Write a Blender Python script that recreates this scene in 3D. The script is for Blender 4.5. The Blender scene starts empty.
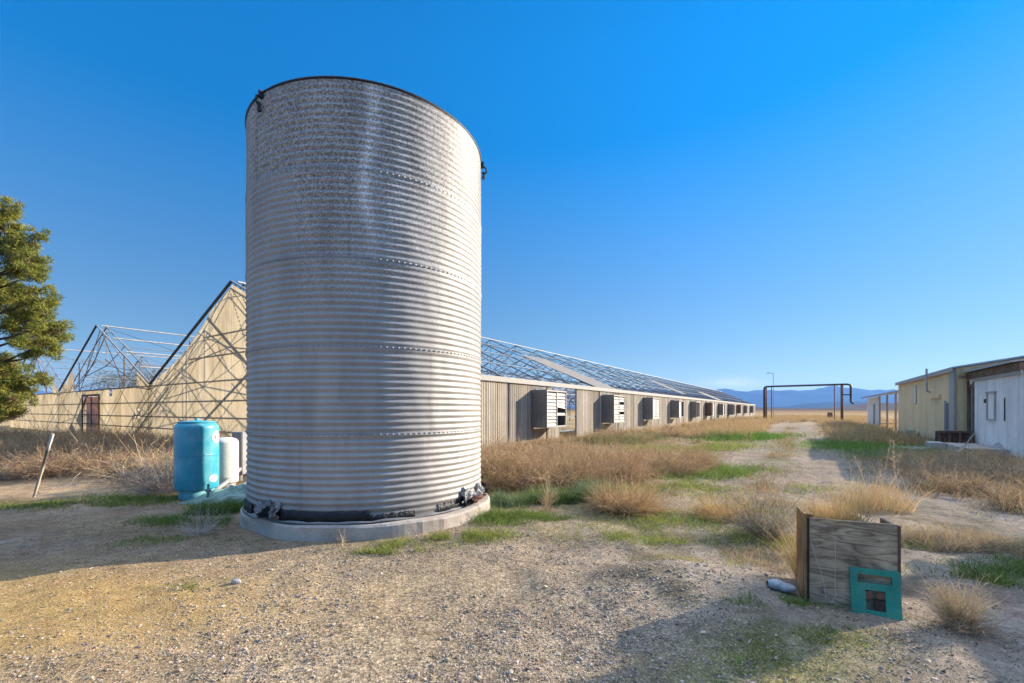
import bpy, math, random
import numpy as np
from mathutils import Vector
R_ = np.random.default_rng(7)
random.seed(7)
sc = bpy.context.scene
COL = sc.collection
W, H, F, HOR, CAMH = 1024, 683, 440.0, 409.5, 1.7

# ---------------------------------------------------------------- geometry of the place
TH = math.atan(288/440)                      # heading of the rows of buildings
U = np.array([math.sin(TH), math.cos(TH), 0.0])
RT = np.array([math.cos(TH), -math.sin(TH), 0.0])
SUN_AZ, SUN_EL = math.radians(24), math.radians(20.5)
SUN = Vector((math.cos(SUN_EL)*math.cos(SUN_AZ), math.cos(SUN_EL)*math.sin(SUN_AZ), math.sin(SUN_EL)))
def Q(q, r, z=0.0): return q*U + r*RT + np.array([0, 0, z])
def gp(px, py):                              # ground point seen at a picture position
    Y = CAMH*F/(py-HOR); return np.array([(px-512)/F*Y, Y])
def qr(x, y): return x*U[0]+y*U[1], x*RT[0]+y*RT[1]

# ---------------------------------------------------------------- noise + height of the ground
def _h(ix, iy, s):
    v = np.sin(ix*127.1+iy*311.7+s*74.7)*43758.5453
    return v-np.floor(v)
def vnoise(x, y, s=0):
    ix, iy = np.floor(x), np.floor(y); fx, fy = x-ix, y-iy
    fx = fx*fx*(3-2*fx); fy = fy*fy*(3-2*fy)
    return (_h(ix, iy, s)*(1-fx)+_h(ix+1, iy, s)*fx)*(1-fy)+(_h(ix, iy+1, s)*(1-fx)+_h(ix+1, iy+1, s)*fx)*fy
def fbm(x, y, s=0, o=4):
    a, t, n = .5, 0, 0
    for k in range(o):
        t = t+a*vnoise(x*2**k, y*2**k, s+k*13); n += a; a *= .5
    return t/n
def blob(x, y, cx, cy, rx, ry, rot=0.0, soft=1.0):
    c, s = math.cos(rot), math.sin(rot)
    dx, dy = x-cx, y-cy
    a = (dx*c+dy*s)/rx; b = (-dx*s+dy*c)/ry
    return np.exp(-(a*a+b*b)*soft)
ROT = math.pi/2-TH
def gz(x, y):
    x = np.asarray(x, float); y = np.asarray(y, float)
    d = np.hypot(x, y)
    q, r = qr(x, y)
    fade = np.clip(1-(d-20)/60, 0, 1)
    z = (fbm(x*.35, y*.35, 1)-.5)*.16*np.clip((d-2)/4, .25, 1)+(fbm(x*1.7, y*1.7, 5)-.5)*.085+(fbm(x*7, y*7, 9, 2)-.5)*.022
    z = z+(fbm(x*3.1, y*3.1, 25)-.5)*.07*np.clip((x+1.2)/1.5, 0.15, 1)*np.clip((y-2.5)/2, 0, 1)
    z = z-.035*(np.exp(-((r-(.35))/.25)**2)+np.exp(-((r+1.55)/.25)**2))*np.clip((q-6)/4, 0, 1)
    z = z*fade
    z = z+.16*blob(x, y, 1.75, 4.35, .95, .45, .1)              # mound left of the planter
    z = z+.07*blob(x, y, 2.0, 3.4, .8, .35, .2)
    z = z+.22*blob(x, y, *Q(15, -7.2)[:2], 6, 1.8, ROT)         # bank along the greenhouse wall
    z = z+.30*blob(x, y, -8.6, 10.8, 3.4, 1.6, .1)              # bank on the left
    z = z-.05*blob(x, y, *Q(14, 3.0)[:2], 5, 1.2, ROT)
    ring = np.hypot(x+2.417, y-7.626)
    z = z*np.clip((ring-1.5)/1.2, 0, 1)                         # level under the silo
    return z
def g3(px, py, dz=0.0):
    a = gp(px, py); return np.array([a[0], a[1], float(gz(a[0], a[1]))+dz])

# ---------------------------------------------------------------- object helpers
WL = {}
def mkmesh(name, V, polys, cols=None, smooth=False):
    V = np.asarray(V, np.float32)
    me = bpy.data.meshes.new(name)
    me.vertices.add(len(V)); me.vertices.foreach_set('co', V.ravel())
    loops = np.concatenate([np.asarray(p, np.int32).ravel() for p in polys])
    tot = np.concatenate([np.full(len(p), np.asarray(p).shape[1], np.int32) for p in polys])
    st = np.concatenate([[0], np.cumsum(tot)[:-1]]).astype(np.int32)
    me.loops.add(len(loops)); me.loops.foreach_set('vertex_index', loops)
    me.polygons.add(len(tot)); me.polygons.foreach_set('loop_start', st); me.polygons.foreach_set('loop_total', tot)
    me.polygons.foreach_set('use_smooth', np.full(len(tot), smooth))
    if cols is not None:
        c = np.asarray(cols, np.float32)
        if c.shape[1] == 3: c = np.concatenate([c, np.ones((len(c), 1), np.float32)], 1)
        a = me.color_attributes.new('Col', 'FLOAT_COLOR', 'POINT'); a.data.foreach_set('color', c.ravel())
    me.update(calc_edges=True); me.validate()
    return me
def tag(o, label=None, cat=None, group=None, kind=None):
    if label: o['label'] = label
    if cat: o['category'] = cat
    if group: o['group'] = group
    if kind: o['kind'] = kind
    return o
def empty(name, loc, label, cat, group=None):
    o = bpy.data.objects.new(name, None); COL.objects.link(o)
    o.empty_display_size = .2
    o.location = [float(v) for v in loc]; WL[o] = np.array(loc, float)
    return tag(o, label, cat, group)
def link(name, me, mat, parent=None):
    o = bpy.data.objects.new(name, me); COL.objects.link(o)
    if mat is not None: me.materials.append(mat)
    if parent is not None: o.parent = parent
    return o
def obj(name, V, polys, mat, parent=None, cols=None, smooth=False, origin=None):
    V = np.asarray(V, float)
    base = WL[parent] if parent is not None else np.zeros(3)
    org = np.array(origin, float) if origin is not None else base
    o = link(name, mkmesh(name, V-org, polys, cols, smooth), mat, parent)
    o.location = [float(v) for v in (org-base)]
    WL[o] = org
    return o
class MB:
    def __init__(s): s.v = []; s.q = []; s.t = []; s.n = 0; s.c = []
    def add(s, V, quads=(), tris=(), col=None):
        V = np.asarray(V, float); b = s.n
        s.v.append(V); s.n += len(V)
        if len(quads): s.q.append(np.asarray(quads, int)+b)
        if len(tris): s.t.append(np.asarray(tris, int)+b)
        if col is None: col = (1, 1, 1)
        s.c.append(np.broadcast_to(np.asarray(col, float), (len(V), 3)))
        return s
    def hexa(s, P, col=None):        # 8 corners: bottom loop then top loop
        return s.add(P, [(3, 2, 1, 0), (4, 5, 6, 7), (0, 1, 5, 4), (1, 2, 6, 5), (2, 3, 7, 6), (3, 0, 4, 7)], col=col)
    def box(s, c, sx, sy, sz, ax=None, ay=None, az=None, col=None):
        ax = np.array([1, 0, 0.]) if ax is None else np.asarray(ax, float)
        ay = np.array([0, 1, 0.]) if ay is None else np.asarray(ay, float)
        az = np.array([0, 0, 1.]) if az is None else np.asarray(az, float)
        c = np.asarray(c, float)
        P = [c+ax*sx/2*i+ay*sy/2*j+az*sz/2*k for k in (-1, 1) for i, j in ((-1, -1), (1, -1), (1, 1), (-1, 1))]
        return s.hexa(P, col)
    def qbox(s, q0, q1, r0, r1, z0, z1, col=None):
        P = [Q(a, b, z) for z in (z0, z1) for a, b in ((q0, r0), (q0, r1), (q1, r1), (q1, r0))]
        return s.hexa(P, col)
    def tube(s, pts, rad, n=6, cap=True, col=None):
        pts = [np.asarray(p, float) for p in pts]; m = len(pts)
        rad = [rad]*m if np.isscalar(rad) else rad
        V = []; prev = None
        for i, p in enumerate(pts):
            d = pts[min(i+1, m-1)]-pts[max(i-1, 0)]; d = d/(np.linalg.norm(d)+1e-9)
            if prev is None:
                a = np.array([0, 0, 1.]) if abs(d[2]) < .9 else np.array([1., 0, 0])
            else: a = prev
            x = a-d*np.dot(a, d); x /= np.linalg.norm(x)+1e-9; y = np.cross(d, x); prev = x
            for k in range(n):
                t = 2*math.pi*(k+.5)/n; V.append(p+rad[i]*(math.cos(t)*x+math.sin(t)*y))
        Qd = [(i*n+k, i*n+(k+1) % n, (i+1)*n+(k+1) % n, (i+1)*n+k) for i in range(m-1) for k in range(n)]
        T = []
        if cap:
            V += [pts[0], pts[-1]]
            a, b = len(V)-2, len(V)-1
            T = [(a, (k+1) % n, k) for k in range(n)]+[(b, (m-1)*n+k, (m-1)*n+(k+1) % n) for k in range(n)]
        return s.add(V, Qd, T, col)
    def lathe(s, prof, c, n=48, squash=1.0, col=None):
        c = np.asarray(c, float); V = []
        for r, z in prof:
            for k in range(n):
                t = 2*math.pi*k/n; V.append(c+np.array([r*math.cos(t), r*math.sin(t)*squash, z]))
        m = len(prof)
        return s.add(V, [(i*n+k, i*n+(k+1) % n, (i+1)*n+(k+1) % n, (i+1)*n+k) for i in range(m-1) for k in range(n)], col=col)
    def prism(s, poly, a, b, col=None):   # poly: list of 3-D points, extruded from offset a to offset b
        n = len(poly); P = [np.asarray(p, float)+np.asarray(a, float) for p in poly]+[np.asarray(p, float)+np.asarray(b, float) for p in poly]
        V = P+[np.mean(P[:n], axis=0), np.mean(P[n:], axis=0)]
        return s.add(V, [(k, (k+1) % n, n+(k+1) % n, n+k) for k in range(n)],
                     [(2*n, (k+1) % n, k) for k in range(n)]+[(2*n+1, n+k, n+(k+1) % n) for k in range(n)], col)
    def data(s):
        polys = []
        if s.q: polys.append(np.concatenate(s.q))
        if s.t: polys.append(np.concatenate(s.t))
        return np.concatenate(s.v), polys, np.concatenate(s.c)
    def build(s, name, mat, parent=None, smooth=False, bevel=0, origin=None):
        V, P, C = s.data()
        o = obj(name, V, P, mat, parent, C, smooth, origin)
        if bevel:
            m = o.modifiers.new('bevel', 'BEVEL'); m.width = bevel; m.segments = 2; m.limit_method = 'ANGLE'
        return o

# ---------------------------------------------------------------- materials
def N(nt, typ, x=0, **kw):
    n = nt.nodes.new(typ)
    for k, v in kw.items():
        if k in n.inputs: n.inputs[k].default_value = v
        else: setattr(n, k, v)
    return n
def mat(name, base=(.5, .5, .5), rough=.8, metal=0.0, var=.25, scale=4.0, fine=40.0, fvar=.2, bump=.15, dirt=None, dirt_amt=.5,
        stretch=(1, 1, 1), attr=False, trans=0.0, spec=.3, bdist=.02, streak=None):
    m = bpy.data.materials.new(name); m.use_nodes = True
    nt = m.node_tree; L = nt.links; b = nt.nodes['Principled BSDF']
    b.inputs['Roughness'].default_value = rough; b.inputs['Metallic'].default_value = metal
    b.inputs['Specular IOR Level'].default_value = spec
    tc = N(nt, 'ShaderNodeTexCoord'); mp = N(nt, 'ShaderNodeMapping'); mp.inputs['Scale'].default_value = stretch
    L.new(tc.outputs['Object'], mp.inputs['Vector'])
    n1 = N(nt, 'ShaderNodeTexNoise', Scale=scale, Detail=5.0, Roughness=.6); L.new(mp.outputs[0], n1.inputs['Vector'])
    n2 = N(nt, 'ShaderNodeTexNoise', Scale=fine, Detail=3.0, Roughness=.65); L.new(mp.outputs[0], n2.inputs['Vector'])
    def rng(src, lo, hi, a=.3, c=.7):
        r = N(nt, 'ShaderNodeMapRange'); r.inputs[1].default_value = a; r.inputs[2].default_value = c
        r.inputs[3].default_value = lo; r.inputs[4].default_value = hi; L.new(src, r.inputs[0]); return r.outputs[0]
    mu = N(nt, 'ShaderNodeMath', operation='MULTIPLY')
    L.new(rng(n1.outputs[0], 1-var, 1+var), mu.inputs[0]); L.new(rng(n2.outputs[0], 1-fvar, 1+fvar), mu.inputs[1])
    if attr:
        at = N(nt, 'ShaderNodeVertexColor', layer_name='Col'); csrc = at.outputs['Color']
    else:
        rgb = N(nt, 'ShaderNodeRGB'); rgb.outputs[0].default_value = (*base, 1); csrc = rgb.outputs[0]
    if dirt is not None:
        n3 = N(nt, 'ShaderNodeTexNoise', Scale=scale*.45, Detail=7.0, Roughness=.7, Distortion=.4)
        if streak:
            m2 = N(nt, 'ShaderNodeMapping'); m2.inputs['Scale'].default_value = streak
            L.new(tc.outputs['Object'], m2.inputs['Vector']); L.new(m2.outputs[0], n3.inputs['Vector'])
        else: L.new(mp.outputs[0], n3.inputs['Vector'])
        mx = N(nt, 'ShaderNodeMix', data_type='RGBA'); L.new(rng(n3.outputs[0], 0, dirt_amt, .42, .68), mx.inputs[0])
        L.new(csrc, mx.inputs[6]); mx.inputs[7].default_value = (*dirt, 1); csrc = mx.outputs[2]
    vm = N(nt, 'ShaderNodeVectorMath', operation='SCALE'); L.new(csrc, vm.inputs[0]); L.new(mu.outputs[0], vm.inputs['Scale'])
    L.new(vm.outputs[0], b.inputs['Base Color'])
    if bump:
        bp = N(nt, 'ShaderNodeBump', Strength=bump, Distance=bdist); L.new(n2.outputs[0], bp.inputs['Height']); L.new(bp.outputs[0], b.inputs['Normal'])
    if trans:
        tr = N(nt, 'ShaderNodeBsdfTranslucent'); L.new(vm.outputs[0], tr.inputs['Color'])
        ms = N(nt, 'ShaderNodeMixShader'); ms.inputs[0].default_value = trans
        L.new(b.outputs[0], ms.inputs[1]); L.new(tr.outputs[0], ms.inputs[2])
        L.new(ms.outputs[0], nt.nodes['Material Output'].inputs['Surface'])
    return m

M = {}
M['steel_dark'] = mat('weathered_truss_steel', (.21, .23, .26), .75, .0, var=.3, scale=1.5, bump=0, dirt=(.12, .075, .05), dirt_amt=.5)
M['steel_pale'] = mat('pale_and_sunlit_pipe', (.42, .40, .37), .6, 0, bump=0, dirt=(.3, .2, .13), dirt_amt=.4)
M['girt_brown'] = mat('rusty_girt', (.12, .085, .06), .85, 0, var=.3, scale=3, bump=0, dirt=(.07, .05, .04), dirt_amt=.6)
M['rust'] = mat('rusted_iron', (.20, .10, .065), .85, .1, var=.35, scale=6, dirt=(.05, .035, .03), dirt_amt=.7)
M['fibreglass'] = mat('weathered_fibreglass', attr=True, rough=.75, var=.10, scale=1.2, fine=14, fvar=.08, bump=.05, trans=.62, dirt=(.30, .235, .15), dirt_amt=.75, streak=(3.5, 3.5, .25))
M['wall_sheet'] = mat('weathered_wall_sheet', attr=True, rough=.8, var=.12, scale=1.2, fine=16, fvar=.12, bump=.05, dirt=(.21, .16, .11), dirt_amt=.75, streak=(5, 5, .2))
M['grey_roof_sheet'] = mat('faded_roof_sheet', (.22, .20, .17), .8, var=.2, dirt=(.25, .2, .16), dirt_amt=.5)
M['brown_roof_sheet'] = mat('brittle_brown_roof_sheet', (.24, .19, .15), .85, var=.3, dirt=(.12, .1, .08))
M['white_trim'] = mat('chalky_white_paint', (.38, .355, .32), .75, var=.08, scale=3, dirt=(.45, .40, .33), dirt_amt=.5)
M['housing'] = mat('dull_galvanised_box', (.20, .20, .195), .6, .35, var=.2, scale=2.5, dirt=(.12, .11, .10), dirt_amt=.6, streak=(3, 3, .4))
M['galv'] = mat('galvanised_bolts', (.26, .26, .26), .6, .2, var=.2)
M['louver'] = mat('white_louvre_paint', (.46, .435, .38), .6, var=.08, dirt=(.4, .33, .25), dirt_amt=.35)
M['dark_gap'] = mat('old_fan_interior', (.05, .05, .05), .8)
M['pink_door'] = mat('faded_pink_door', (.60, .42, .34), .85, trans=.4, var=.25, dirt=(.2, .13, .1))
M['concrete'] = mat('old_concrete', (.44, .39, .33), .9, var=.18, scale=2.5, fine=60, fvar=.22, bump=.5, bdist=.01, dirt=(.30, .20, .13), dirt_amt=.6)
M['tar'] = mat('black_roofing_tar', (.012, .013, .016), .45, var=.4, fine=30, bump=.8, bdist=.02)
M['blue_paint'] = mat('blue_tank_paint', (.02, .30, .40), .38, var=.10, scale=3, fine=25, fvar=.05, bump=.03, dirt=(.20, .45, .52), dirt_amt=.75, spec=.5)
M['aqua_paint'] = mat('pale_skirt_paint', (.10, .40, .46), .6, dirt=(.3, .35, .33), dirt_amt=.6)
M['white_plastic'] = mat('white_tank_paint', (.60, .58, .55), .45, var=.05, dirt=(.55, .48, .40), dirt_amt=.4)
M['sticker'] = mat('paper_sticker', (.75, .75, .74), .6, var=.1)
M['grey_paint'] = mat('grey_enamel', (.27, .27, .27), .6, var=.1)
M['tarp'] = mat('pale_green_tarp', (.20, .33, .27), .6, var=.15, dirt=(.40, .36, .3), dirt_amt=.5)
M['yellow_wall'] = mat('yellow_sheet_siding', (.84, .62, .33), .75, var=.07, scale=1.2, fine=20, fvar=.05, dirt=(.52, .42, .26), dirt_amt=.5, streak=(2, 2, .2))
M['yellow_edge'] = mat('ochre_sheet_siding', (.80, .60, .34), .75, var=.07, dirt=(.45, .34, .18), dirt_amt=.5, streak=(2, 2, .2))
M['white_wall'] = mat('peeling_white_boards', (.88, .81, .72), .85, var=.07, scale=1.5, fine=25, fvar=.08, dirt=(.50, .45, .40), dirt_amt=.5, streak=(4, 4, .3))
M['roof_metal'] = mat('dull_roof_metal', (.36, .38, .41), .55, .3, var=.12, dirt=(.28, .24, .2))
M['fascia_wood'] = mat('rotten_fascia_board', (.20, .14, .095), .9, var=.4, scale=5, dirt=(.1, .07, .05), dirt_amt=.7)
M['dark_brown'] = mat('dark_brown_iron', (.055, .032, .026), .8, var=.3)
M['grey_wood'] = mat('bleached_grey_wood', (.32, .30, .28), .85, var=.2, scale=3, stretch=(8, 8, .7), fvar=.3)
M['pole_dark'] = mat('dark_pipe', (.06, .055, .055), .7, var=.3)
M['cord'] = mat('white_cord', (.55, .52, .46), .7, bump=0)
M['sack'] = mat('pale_blue_plastic', (.36, .38, .40), .45, var=.12, dirt=(.5, .46, .4))
M['teal'] = mat('teal_painted_plate', (.02, .27, .19), .55, var=.22, scale=5, fine=50, fvar=.12, dirt=(.20, .19, .14), dirt_amt=.45)
M['stake'] = mat('stake_wood', attr=True, rough=.85, var=.15, scale=8, stretch=(3, 3, .6))
M['bark'] = mat('pine_bark', (.13, .095, .07), .95, var=.3, scale=5, bump=.6)
M['leaf'] = mat('leaf_blades', attr=True, rough=.7, var=0.0, fvar=0, bump=0, trans=.35, spec=.15)
M['needles'] = mat('pine_needles', attr=True, rough=.6, var=0.0, fvar=0, bump=0, trans=.28, spec=.2)
M['straw'] = mat('dry_stalks', attr=True, rough=.85, var=0.0, fvar=0, bump=0, trans=.25, spec=.1)
M['stone'] = mat('loose_stone', attr=True, rough=.9, var=.12, scale=30, fine=200, fvar=.15, bump=.2)
M['rock'] = mat('tan_rock', (.42, .32, .21), .9, var=.25, scale=8, fine=60, bump=.6, bdist=.02)

def wood_panel(name, a, b, c, axis):
    m = bpy.data.materials.new(name); m.use_nodes = True; nt = m.node_tree; L = nt.links; bs = nt.nodes['Principled BSDF']
    bs.inputs['Roughness'].default_value = .85; bs.inputs['Specular IOR Level'].default_value = .2
    tc = N(nt, 'ShaderNodeTexCoord'); mp = N(nt, 'ShaderNodeMapping'); mp.inputs['Scale'].default_value = axis
    L.new(tc.outputs['Object'], mp.inputs['Vector'])
    ns = N(nt, 'ShaderNodeTexNoise', Scale=1.0, Detail=2.0, Roughness=.45, Distortion=1.2); L.new(mp.outputs[0], ns.inputs['Vector'])
    ml = N(nt, 'ShaderNodeMath', operation='MULTIPLY'); ml.inputs[1].default_value = 15.0; L.new(ns.outputs[0], ml.inputs[0])
    fr = N(nt, 'ShaderNodeMath', operation='PINGPONG'); fr.inputs[1].default_value = 1.0; L.new(ml.outputs[0], fr.inputs[0])
    cr = N(nt, 'ShaderNodeValToRGB'); e = cr.color_ramp.elements
    e[0].position = 0.0; e[0].color = (*c, 1); e[1].position = .75; e[1].color = (*a, 1)
    k = e.new(.28); k.color = (*b, 1); L.new(fr.outputs[0], cr.inputs[0])
    n2 = N(nt, 'ShaderNodeTexNoise', Scale=3.0, Detail=6.0, Roughness=.7); m2 = N(nt, 'ShaderNodeMapping'); m2.inputs['Scale'].default_value = tuple(v*6 for v in axis)
    L.new(tc.outputs['Object'], m2.inputs['Vector']); L.new(m2.outputs[0], n2.inputs['Vector'])
    n3 = N(nt, 'ShaderNodeTexNoise', Scale=3.5, Detail=4.0); L.new(tc.outputs['Object'], n3.inputs['Vector'])
    mr = N(nt, 'ShaderNodeMapRange'); mr.inputs[1].default_value = .3; mr.inputs[2].default_value = .7; mr.inputs[3].default_value = .7; mr.inputs[4].default_value = 1.2; L.new(n2.outputs[0], mr.inputs[0])
    mr2 = N(nt, 'ShaderNodeMapRange'); mr2.inputs[1].default_value = .35; mr2.inputs[2].default_value = .7; mr2.inputs[3].default_value = .55; mr2.inputs[4].default_value = 1.15; L.new(n3.outputs[0], mr2.inputs[0])
    mm = N(nt, 'ShaderNodeMath', operation='MULTIPLY'); L.new(mr.outputs[0], mm.inputs[0]); L.new(mr2.outputs[0], mm.inputs[1])
    vm = N(nt, 'ShaderNodeVectorMath', operation='SCALE'); L.new(cr.outputs[0], vm.inputs[0]); L.new(mm.outputs[0], vm.inputs['Scale'])
    L.new(vm.outputs[0], bs.inputs['Base Color'])
    bp = N(nt, 'ShaderNodeBump', Strength=.35, Distance=.006); L.new(n2.outputs[0], bp.inputs['Height']); L.new(bp.outputs[0], bs.inputs['Normal'])
    return m
M['plywood'] = wood_panel('weathered_plywood', (.64, .46, .29), (.50, .35, .22), (.28, .19, .12), (1.1, 1.1, 7.5))
M['orange_wood'] = wood_panel('warm_rough_board', (.46, .27, .12), (.36, .20, .085), (.22, .12, .05), (5, 5, .8))

# galvanised corrugated silo sheet: tone in R, spangle in G, chalk streak / rust in B and A
def silo_mat():
    m = bpy.data.materials.new('galvanised_silo_sheet'); m.use_nodes = True; nt = m.node_tree; L = nt.links; b = nt.nodes['Principled BSDF']
    at = N(nt, 'ShaderNodeVertexColor', layer_name='Col'); sp = N(nt, 'ShaderNodeSeparateColor'); L.new(at.outputs['Color'], sp.inputs[0])
    tc = N(nt, 'ShaderNodeTexCoord')
    n1 = N(nt, 'ShaderNodeTexNoise', Scale=38.0, Detail=2.5, Roughness=.7); L.new(tc.outputs['Object'], n1.inputs['Vector'])
    n2 = N(nt, 'ShaderNodeTexNoise', Scale=2.2, Detail=5.0, Roughness=.6); m2 = N(nt, 'ShaderNodeMapping'); m2.inputs['Scale'].default_value = (1.6, 1.6, .35)
    L.new(tc.outputs['Object'], m2.inputs['Vector']); L.new(m2.outputs[0], n2.inputs['Vector'])
    s1 = N(nt, 'ShaderNodeMapRange'); s1.inputs[1].default_value = .40; s1.inputs[2].default_value = .62; s1.inputs[3].default_value = -.85; s1.inputs[4].default_value = .8; L.new(n1.outputs[0], s1.inputs[0])
    k = N(nt, 'ShaderNodeMath', operation='MULTIPLY'); L.new(s1.outputs[0], k.inputs[0]); L.new(sp.outputs[1], k.inputs[1])
    k2 = N(nt, 'ShaderNodeMath', operation='MULTIPLY_ADD'); L.new(k.outputs[0], k2.inputs[0]); k2.inputs[1].default_value = .55; k2.inputs[2].default_value = 1.0
    s2 = N(nt, 'ShaderNodeMapRange'); s2.inputs[1].default_value = .3; s2.inputs[2].default_value = .7; s2.inputs[3].default_value = .82; s2.inputs[4].default_value = 1.14; L.new(n2.outputs[0], s2.inputs[0])
    k3 = N(nt, 'ShaderNodeMath', operation='MULTIPLY'); L.new(k2.outputs[0], k3.inputs[0]); L.new(s2.outputs[0], k3.inputs[1])
    k4 = N(nt, 'ShaderNodeMath', operation='MULTIPLY'); L.new(k3.outputs[0], k4.inputs[0]); L.new(sp.outputs[0], k4.inputs[1])
    rgb = N(nt, 'ShaderNodeRGB'); rgb.outputs[0].default_value = (1.0, .955, .89, 1)
    vm = N(nt, 'ShaderNodeVectorMath', operation='SCALE'); L.new(rgb.outputs[0], vm.inputs[0]); L.new(k4.outputs[0], vm.inputs['Scale'])
    mx = N(nt, 'ShaderNodeMix', data_type='RGBA'); mx.inputs[7].default_value = (.22, .12, .07, 1)
    n4 = N(nt, 'ShaderNodeTexNoise', Scale=9.0, Detail=4.0); L.new(tc.outputs['Object'], n4.inputs['Vector'])
    r4 = N(nt, 'ShaderNodeMapRange'); r4.inputs[1].default_value = .4; r4.inputs[2].default_value = .65; L.new(n4.outputs[0], r4.inputs[0])
    k5 = N(nt, 'ShaderNodeMath', operation='MULTIPLY'); L.new(r4.outputs[0], k5.inputs[0]); L.new(sp.outputs[2], k5.inputs[1])
    L.new(k5.outputs[0], mx.inputs[0]); L.new(vm.outputs[0], mx.inputs[6])
    L.new(mx.outputs[2], b.inputs['Base Color'])
    b.inputs['Metallic'].default_value = .25; b.inputs['Roughness'].default_value = .58; b.inputs['Specular IOR Level'].default_value = .25
    return m
M['silo'] = silo_mat()

# ground: soil tint in the colour attribute, gravel share in alpha
def ground_mat():
    m = bpy.data.materials.new('dry_ground'); m.use_nodes = True; nt = m.node_tree; L = nt.links; b = nt.nodes['Principled BSDF']
    b.inputs['Roughness'].default_value = 1.0; b.inputs['Specular IOR Level'].default_value = 0.0
    at = N(nt, 'ShaderNodeVertexColor', layer_name='Col'); tc = N(nt, 'ShaderNodeTexCoord')
    def noise(s, d=4, r=.6):
        n = N(nt, 'ShaderNodeTexNoise', Scale=s, Detail=float(d), Roughness=r); L.new(tc.outputs['Object'], n.inputs['Vector']); return n.outputs[0]
    def rg(src, a, c, lo, hi):
        r = N(nt, 'ShaderNodeMapRange'); r.inputs[1].default_value = a; r.inputs[2].default_value = c; r.inputs[3].default_value = lo; r.inputs[4].default_value = hi; L.new(src, r.inputs[0]); return r.outputs[0]
    def mul(a, c):
        k = N(nt, 'ShaderNodeMath', operation='MULTIPLY'); L.new(a, k.inputs[0]); L.new(c, k.inputs[1]); return k.outputs[0]
    f = mul(mul(rg(noise(.9, 5), .3, .7, .78, 1.22), rg(noise(7, 5, .7), .3, .7, .72, 1.25)), rg(noise(60, 3, .7), .3, .7, .62, 1.3))
    vo = N(nt, 'ShaderNodeTexVoronoi', Scale=48.0, Randomness=1.0); L.new(tc.outputs['Object'], vo.inputs['Vector'])
    vc = N(nt, 'ShaderNodeSeparateColor'); L.new(vo.outputs['Color'], vc.inputs[0])
    peb = mul(rg(vc.outputs[0], 0, 1, .45, 1.55), rg(vo.outputs['Distance'], .35, .75, 1.0, .5))
    mixf = N(nt, 'ShaderNodeMix', data_type='FLOAT'); L.new(at.outputs['Alpha'], mixf.inputs[0]); mixf.inputs[2].default_value = 1.0; L.new(peb, mixf.inputs[3])
    tot = mul(f, mixf.outputs[0])
    vm = N(nt, 'ShaderNodeVectorMath', operation='SCALE'); L.new(at.outputs['Color'], vm.inputs[0]); L.new(tot, vm.inputs['Scale'])
    L.new(vm.outputs[0], b.inputs['Base Color'])
    h = N(nt, 'ShaderNodeMath', operation='MULTIPLY_ADD'); L.new(noise(60, 4, .75), h.inputs[0]); h.inputs[1].default_value = .7; L.new(noise(14, 4, .7), h.inputs[2])
    bp = N(nt, 'ShaderNodeBump', Strength=.9, Distance=.03); L.new(h.outputs[0], bp.inputs['Height']); L.new(bp.outputs[0], b.inputs['Normal'])
    return m
M['ground'] = ground_mat()

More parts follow.
